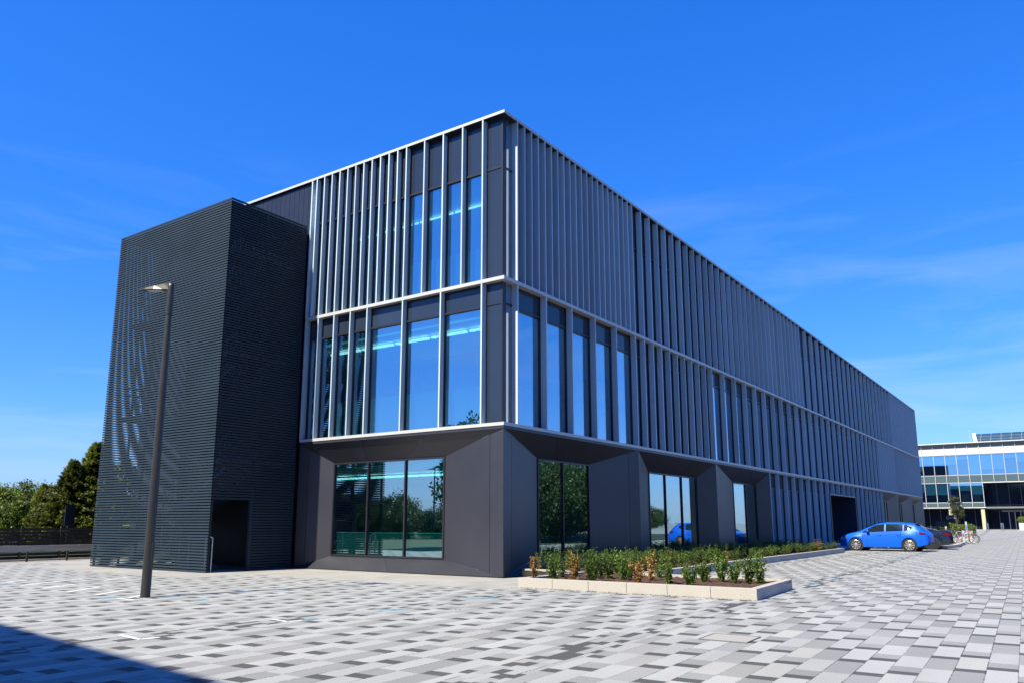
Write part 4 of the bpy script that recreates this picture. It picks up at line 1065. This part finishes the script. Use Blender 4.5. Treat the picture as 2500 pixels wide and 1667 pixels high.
def make_bike(label, x, y, rz, fm):
    t_ = thing('bicycle', label, 'bicycle', (x, y, 0), rz, None)
    for c_ in (-.52, .52):
        mb = MB(); mb.ring((c_, 0, .34), (0, 1, 0), .32, .018, 30, 6); wh = mb.build('wheel', 'tyre', t_, True)
        mb = MB(); mb.ring((c_, 0, .34), (0, 1, 0), .295, .008, 30, 5)
        for k in range(12):
            a_ = k*math.pi/6; mb.tube((c_, 0, .34), (c_+.29*math.cos(a_), 0, .34+.29*math.sin(a_)), .003, n=3, cap=False)
        mb.build('rim', 'alloy', wh, True)
    bb, seat, head, hub = (-.08, 0, .30), (-.22, 0, .82), (.36, 0, .86), (-.52, 0, .34)
    mb = MB()
    for a_, b_ in ((bb, seat), (seat, head), (bb, (.40, 0, .72)), (bb, hub), (hub, (-.20, 0, .76)), (head, (.40, 0, .72)), ((.40, 0, .72), (.52, 0, .34))): mb.tube(a_, b_, .017, n=6)
    mb.build('bicycle_frame', fm, t_)
    mb = MB(); mb.tube(head, (.34, 0, 1.0), .013); mb.tube((.34, -.26, 1.0), (.34, .26, 1.0), .013); mb.tube((.34, -.26, 1.0), (.26, -.27, .99), .016); mb.tube((.34, .26, 1.0), (.26, .27, .99), .016); mb.build('handlebar', 'plastic', t_)
    mb = MB(); mb.tube(seat, (-.25, 0, .93), .012); mb.slab([(-.38, -.07, .93), (-.38, .07, .93), (-.12, .02, .94), (-.12, -.02, .94)], (0, 0, .04)); mb.build('saddle', 'plastic', t_)
    mb = MB(); mb.ring(bb, (0, 1, 0), .09, .008, 16, 5); mb.tube((-.08, -.08, .30), (.08, -.09, .27), .012); mb.build('crank', 'steel', t_)
make_bike('red framed bicycle parked between the pale posts', 46.9, -6.15, R(-82), 'redframe')
make_bike('white framed bicycle parked nearest the dark car', 47.6, -5.75, R(-68), 'mull')
make_bike('dark framed bicycle standing at the back of the parked bicycles', 48.6, -5.95, R(-100), 'plastic')
# shrubs by the chargers
for i, (x, y, h_, lab) in enumerate(((41.5, -4.75, .95, 'upright olive green shrub on the island left of the charging post'), (47.0, -5.05, .95, 'upright olive green shrub behind the bicycles'),
                                  (37, -4.2, .8, 'green shrub on the island beside the dark car'), (52, -4.2, 1.1, 'green shrub below the dark name board'))):
    lf, stm = shrub_mesh(400+i, 12, h_, .30, 900, False, .09)
    t_ = thing('shrub', lab, 'shrub', (x, y, .1), 0); lf.build('foliage', 'leaf_young', t_); stm.build('stem', 'wood', t_)

# name board
N_ = thing('name_board', 'dark square name board with white lettering and a crescent mark', 'sign', (80, -1.88, 0))
mb = MB(); mb.box(-.06, -.50, 1.05, .06, .50, 2.28); mb.build('board', 'sign', N_)
mb = MB(); mb.box(-.05, -.50, 0, .05, -.42, 1.05); mb.box(-.05, .42, 0, .05, .50, 1.05); mb.build('board_leg', 'sign', N_)
tx = bpy.data.curves.new('lettering', 'FONT'); tx.body = 'FRONTIER'; tx.size = .165; tx.align_x = 'CENTER'; tx.extrude = .004; tx.offset = .004
to = bpy.data.objects.new('lettering', tx); COL.objects.link(to)
dg = bpy.context.evaluated_depsgraph_get(); me = bpy.data.meshes.new_from_object(to.evaluated_get(dg)); bpy.data.objects.remove(to)
me.materials.clear(); me.materials.append(M['signwhite'])
lt = bpy.data.objects.new('lettering', me); COL.objects.link(lt); lt.parent = N_
lt.matrix_local = Matrix(((0, 0, -1, -.066), (-1, 0, 0, -.02), (0, 1, 0, 1.90), (0, 0, 0, 1)))
mb = MB(); pr_ = []
for k in range(15):
    a_ = R(70+k*16); w_ = .022*math.sin((k+.6)/15.2*math.pi)+.004
    pr_.append((.17*math.cos(a_), .17*math.sin(a_), w_))
for (a0, b0, w0), (a1, b1, w1) in zip(pr_[:-1], pr_[1:]):
    f0, f1 = (1-w0/.17*1.6), (1-w1/.17*1.6)
    mb.slab([(-.062, .30-a0, 1.96+b0), (-.062, .30-a1, 1.96+b1), (-.062, .30-a1*f1, 1.96+b1*f1), (-.062, .30-a0*f0, 1.96+b0*f0)], (-.006, 0, 0))
mb.box(-.068, .12, 1.20, -.0605, .30, 1.24); mb.build('crescent_mark', 'signwhite', N_)
# slatted screen and clipped hedge by the board
Q_ = thing('slatted_screen', 'low grey screen of leaning upright slats left of the name board', 'screen', (82, 0, 0))
for k in range(9):
    y_ = -.15-k*.105; mb = MB(); mb.slab([(0, y_, .03), (0, y_-.075, .03), (0, y_-.045, 1.62), (0, y_+.03, 1.62)], (.04, 0, 0)); mb.build('slat', 'pole' if k % 2 else 'eave', Q_)
mb = MB(); mb.box(.045, -1.15, .5, .07, -.05, .56); mb.box(.045, -1.12, 1.2, .07, -.02, 1.26); mb.build('rail', 'pole', Q_)
Q2 = thing('plant_crate', 'dark slatted crate with small white notice beside the office block end', 'crate', (78, 1.6, 0))
mb = MB()
for k in range(6): mb.box(-.3, -1.2, .05+k*.16, .3, 0, .17+k*.16)
mb.build('crate_board', 'slatwood', Q2); mb = MB(); mb.box(-.33, -.62, .82, -.305, -.30, 1.02); mb.build('notice', 'signwhite', Q2)
hm = MB(); rh = random.Random(5)
for _ in range(5200):
    x, y = rh.uniform(-.9, .9), rh.uniform(-1.9, 1.9); z = rh.uniform(.2, 1.05+.35*math.sin(y*1.1+2)+.15*math.sin(y*3)); leaf(hm, Vector((x, y, z)), .14*rh.uniform(.6, 1.2), rh, .3, .6)
t_ = thing('hedge', 'dark clipped hedge below and right of the name board', 'hedge', (74, -2.6, 0)); hm.build('foliage', 'leaf_broad', t_)
mb = MB()
for k in range(14): mb.tube((rh.uniform(-.5, .5), -1.7+k*.26, 0), (rh.uniform(-.5, .5), -1.7+k*.26, .8), .02, n=5)
mb.build('stem', 'wood', t_)
tr_ = make_tree('young_tree', 70, 5.0, .85, 46, 4200, .13, 'broad', 'leaf_young', (100, -.40, .3), 'slender young tree with thin crown behind the name board')
tr_ = make_tree('young_tree', 71, 4.6, 1.1, 46, 4600, .13, 'broad', 'leaf_young', (104, -9.0, .3), 'young tree cut by the right edge of the photo before the entrance')
# bollards
def make_bollard(x, y, lab):
    t_ = thing('bollard', lab, 'bollard', (x, y, gz(x)), 0, 'steel bollards before the far entrance')
    mb = MB(); mb.lathe((0, 0, 0), (0, 0, 1), [(.055, 0), (.055, .95), (.045, .975), (0, .98)], 14); mb.build('tube', 'steel', t_, True)
    mb = MB(); mb.lathe((0, 0, 0), (0, 0, 1), [(.075, 0), (.075, .03), (.055, .035)], 14); mb.build('collar', 'steel', t_)
make_bollard(107, -3.05, 'steel bollard in front of the foot of the cream column')
make_bollard(107, -3.25, 'steel bollard close behind its twin by the cream column')
make_bollard(108, -4.72, 'steel bollard halfway between cream column and glazed doors')
make_bollard(108, -4.92, 'steel bollard just right of the one halfway to the doors')
make_bollard(106, -1.4, 'steel bollard right beside the parked bicycles, farthest left')
W_p = thing('flower_planter', 'white square planter with clipped bush at the right edge', 'planter', (110, -6.95, gz(110)))
mb = MB(); mb.box(-.32, -.38, 0, .32, .30, 1.0); mb.build('pot', 'white', W_p, bevel=.02)
hm = MB()
for _ in range(900):
    d = Vector((rh.gauss(0, 1), rh.gauss(0, 1), rh.gauss(0, 1))).normalized()*rh.uniform(.3, .5); leaf(hm, Vector((0, -.05, 1.35))+d, .12, rh)
hm.build('foliage', 'leaf_broad', W_p)
W_p = thing('flower_planter', 'dark square planter cut by the right edge of the photo', 'planter', (109.5, -8.0, gz(110)))
mb = MB(); mb.box(-.35, -.5, 0, .35, .5, .95); mb.build('pot', 'frame', W_p, bevel=.02)
hm = MB()
for _ in range(1100):
    d = Vector((rh.gauss(0, 1), rh.gauss(0, 1), rh.gauss(0, 1))).normalized()*rh.uniform(.3, .6); leaf(hm, Vector((0, 0, 1.35))+d, .12, rh)
hm.build('foliage', 'leaf_broad', W_p)

# ------------------------------------------------------------------ far white office building
FB = thing('glass_office_building', 'far white framed office block with pale blue glass and recessed dark entrance', 'office building', (122, 0, .45))
Z = lambda z: z-.45
ys = [5.76-1.565*k for k in range(-9, 14)]          # mullion lines, from behind the main block to the right
mb = MB(); mb.box(.9, ys[-1], Z(3.7), 22, ys[0], Z(13.5)); 
shell = mb
sh_ = MB(); sh_.box(6, ys[-1], 0, 22, ys[0], Z(13.3)); sh_.build('wall', 'int_dark', FB)
for z_ in (3.60, 7.50, 12.9):
    mb = MB(); y0_ = ys[-1]; mb.box(.12, y0_, Z(z_), 6, ys[0], Z(z_)+.25); mb.build('floor_slab', 'eave', FB)
mb = MB(); mb.box(-.55, ys[-1], Z(13.48), 8, ys[0], Z(13.62)); mb.build('roof', 'white', FB)
mb = MB(); mb.box(.02, ys[-1], Z(12.78), .10, ys[0], Z(13.48)); mb.build('eave_panel', 'eave', FB)
mb = MB(); mb.box(-.06, ys[-1], Z(11.78), .10, ys[0], Z(12.78)); mb.build('fascia', 'white', FB)
ysr = [y for y in ys if y > -2.5] 
rb = random.Random(8)
blinds_up = {(-1): .5}
for i in range(len(ys)-1):
    ya, yb = ys[i+1]+.03, ys[i]-.03
    mb = MB(); mb.box(.0, ya, Z(11.70), .08, yb, Z(11.78)); mb.box(.0, ya, Z(8.62), .08, yb, Z(8.72)); wf = mb.build('window', 'mull', FB)
    mb = MB(); mb.slab([(.125, ya, Z(8.72)), (.01, yb, Z(8.72)), (.01, yb, Z(11.70)), (.125, ya, Z(11.70))], (.012, 0, 0)); mb.build('pane', 'bluewin', wf)  # pane skewed in plan so it mirrors open sky, not the main block
    bl = rb.choice([.42, .45, .5, .75, .95, .2, .4])
    mb = MB(); mb.box(.16, ya+.02, Z(11.70)-3*bl, .18, yb-.02, Z(11.70)); mb.build('blind', 'blind', wf)
    mb = MB(); mb.box(.02, ya, Z(7.55), .07, yb, Z(8.62)); mb.build('spandrel_panel', 'greenpan', FB)
    if ya > -2.5:
        mb = MB(); mb.box(.0, ya, Z(7.45), .08, yb, Z(7.55)); mb.box(.0, ya, Z(4.46), .08, yb, Z(4.56)); wf = mb.build('window', 'mull', FB)
        mb = MB(); mb.slab([(.125, ya, Z(4.56)), (.01, yb, Z(4.56)), (.01, yb, Z(7.45)), (.125, ya, Z(7.45))], (.012, 0, 0)); mb.build('pane', 'bluewin', wf)  # lower pane skewed likewise to steer its reflection
        bl = rb.choice([.3, .45, .4, .6])
        mb = MB(); mb.box(.16, ya+.02, Z(7.45)-2.9*bl, .18, yb-.02, Z(7.45)); mb.build('blind', 'blind', wf)
        mb = MB(); mb.box(.02, ya, Z(3.80), .07, yb, Z(4.46)); mb.build('spandrel_panel', 'greenpan', FB)
for y in ys:
    lowz = 3.75 if y > -2.6 else 7.5
    mb = MB(); mb.box(-.14, y-.04, Z(lowz), -.06+.14, y+.04, Z(13.47)); mb.build('mullion', 'mull', FB)
yc = min(y for y in ys if y > -2.5)-0.0
mb = MB(); mb.box(-.10, yc-.18, Z(3.68), .12, ys[0], Z(3.80)); mb.box(-.12, ys[-1], Z(7.42), .12, yc-.05, Z(7.55)); mb.build('white_rail', 'white', FB)
mb = MB(); mb.box(.1, yc-.10, Z(3.8), 5, yc-.02, Z(7.4)); mb.build('return_wall', 'bluewin', FB)
# recessed dark glazing
mb = MB(); mb.box(2.2, yc, Z(.5), 2.3, ys[0], Z(3.6)); mb.box(2.9, ys[-1], Z(.5), 3.0, yc-.15, Z(7.45)); mb.build('recessed_glazing', 'darkglass', FB)
mb = MB()
for i, y in enumerate(ys):
    mb.box(2.14, y-.02, Z(.5), 2.2, y+.02, Z(3.6)) if y > yc+.1 else mb.box(2.84, y-.025, Z(.5), 2.9, y+.025, Z(7.45))
mb.box(2.84, ys[-1], Z(4.1), 2.9, yc-.15, Z(4.17)); mb.box(2.84, ys[-1], Z(3.45), 2.9, yc-.15, Z(3.52))
mb.build('glazing_bar', 'eave', FB)
for y in (-1.72, 2.58, 7.0):
    mb = MB(); mb.box(.1, y-.24, Z(.40), .6, y+.24, Z(3.58)); mb.build('column', 'cream', FB)
mb = MB(); mb.box(1.2, -9, Z(3.12), 2.8, -4.1, Z(3.40)); mb.build('entrance_canopy', 'eave', FB)
for y in (-4.9, -5.65, -6.4):
    mb = MB(); mb.box(2.74, y-.05, Z(.5), 2.83, y+.05, Z(3.1)); mb.build('door_frame', 'mull', FB)
mb = MB(); mb.box(2.76, -5.6, Z(.55), 2.80, -4.95, Z(3.05)); mb.build('entrance_door', 'darkglass', FB)
mb = MB(); mb.slab([(1.5, ys[-1], Z(13.65)), (1.5, -1.9, Z(13.65)), (5, -1.5, Z(15.3)), (5, ys[-1], Z(15.3))], (.1, 0, -.1)); rg = mb.build('roof_glazing', 'pv', FB)
mb = MB()
for k in range(9):
    y = -2.3-k*1.35; mb.tube((1.45, y, Z(13.7)), (4.95, y, Z(15.35)), .025, n=4)
for k in range(2, 6, 2): mb.tube((1.5+k*.58-.04, ys[-1], Z(13.7+k*.275)), (1.5+k*.58-.04, -1.9+.067*k, Z(13.7+k*.275)), .018, n=4)
mb.build('glazing_rib', 'mull', rg)
mb = MB(); mb.slab([(1.3, -1.95, Z(13.62)), (1.3, -1.45, Z(13.62)), (5, -1.0, Z(15.45)), (5, -1.5, Z(15.45))], (.3, 0, -.05)); mb.build('roof_verge', 'white', FB)
mb = MB(); mb.tube((2, -.95, Z(13.6)), (2, -.95, Z(15.5)), .03); mb.lathe((2, -.95, Z(15.5)), (0, 0, 1), [(0, -.12), (.12, -.02), (.12, .04), (0, .12)], 12); mb.build('roof_camera', 'mull', FB)

# neighbouring block behind the photographer: casts the shadow across the lower left corner
NB = thing('neighbouring_building', 'plain grey block behind the photographer that shades the paving corner', 'office building', (-11.86, -1.0, 0), -math.atan2(.124, 1))
mb = MB(); Hh = 13.0; dx = Hh/math.tan(SUN_EL)*.994
mb.box(-dx-16, -34, 0, -dx, 8.2, Hh); mb.build('wall', 'clad', NB)
for k in range(12):
    for z_ in (1, 4.6, 8.2):
        mb = MB(); mb.box(-dx, -32+k*3.1, z_, -dx+.06, -30.2+k*3.1, z_+2.1); mb.build('window', 'darkglass', NB)
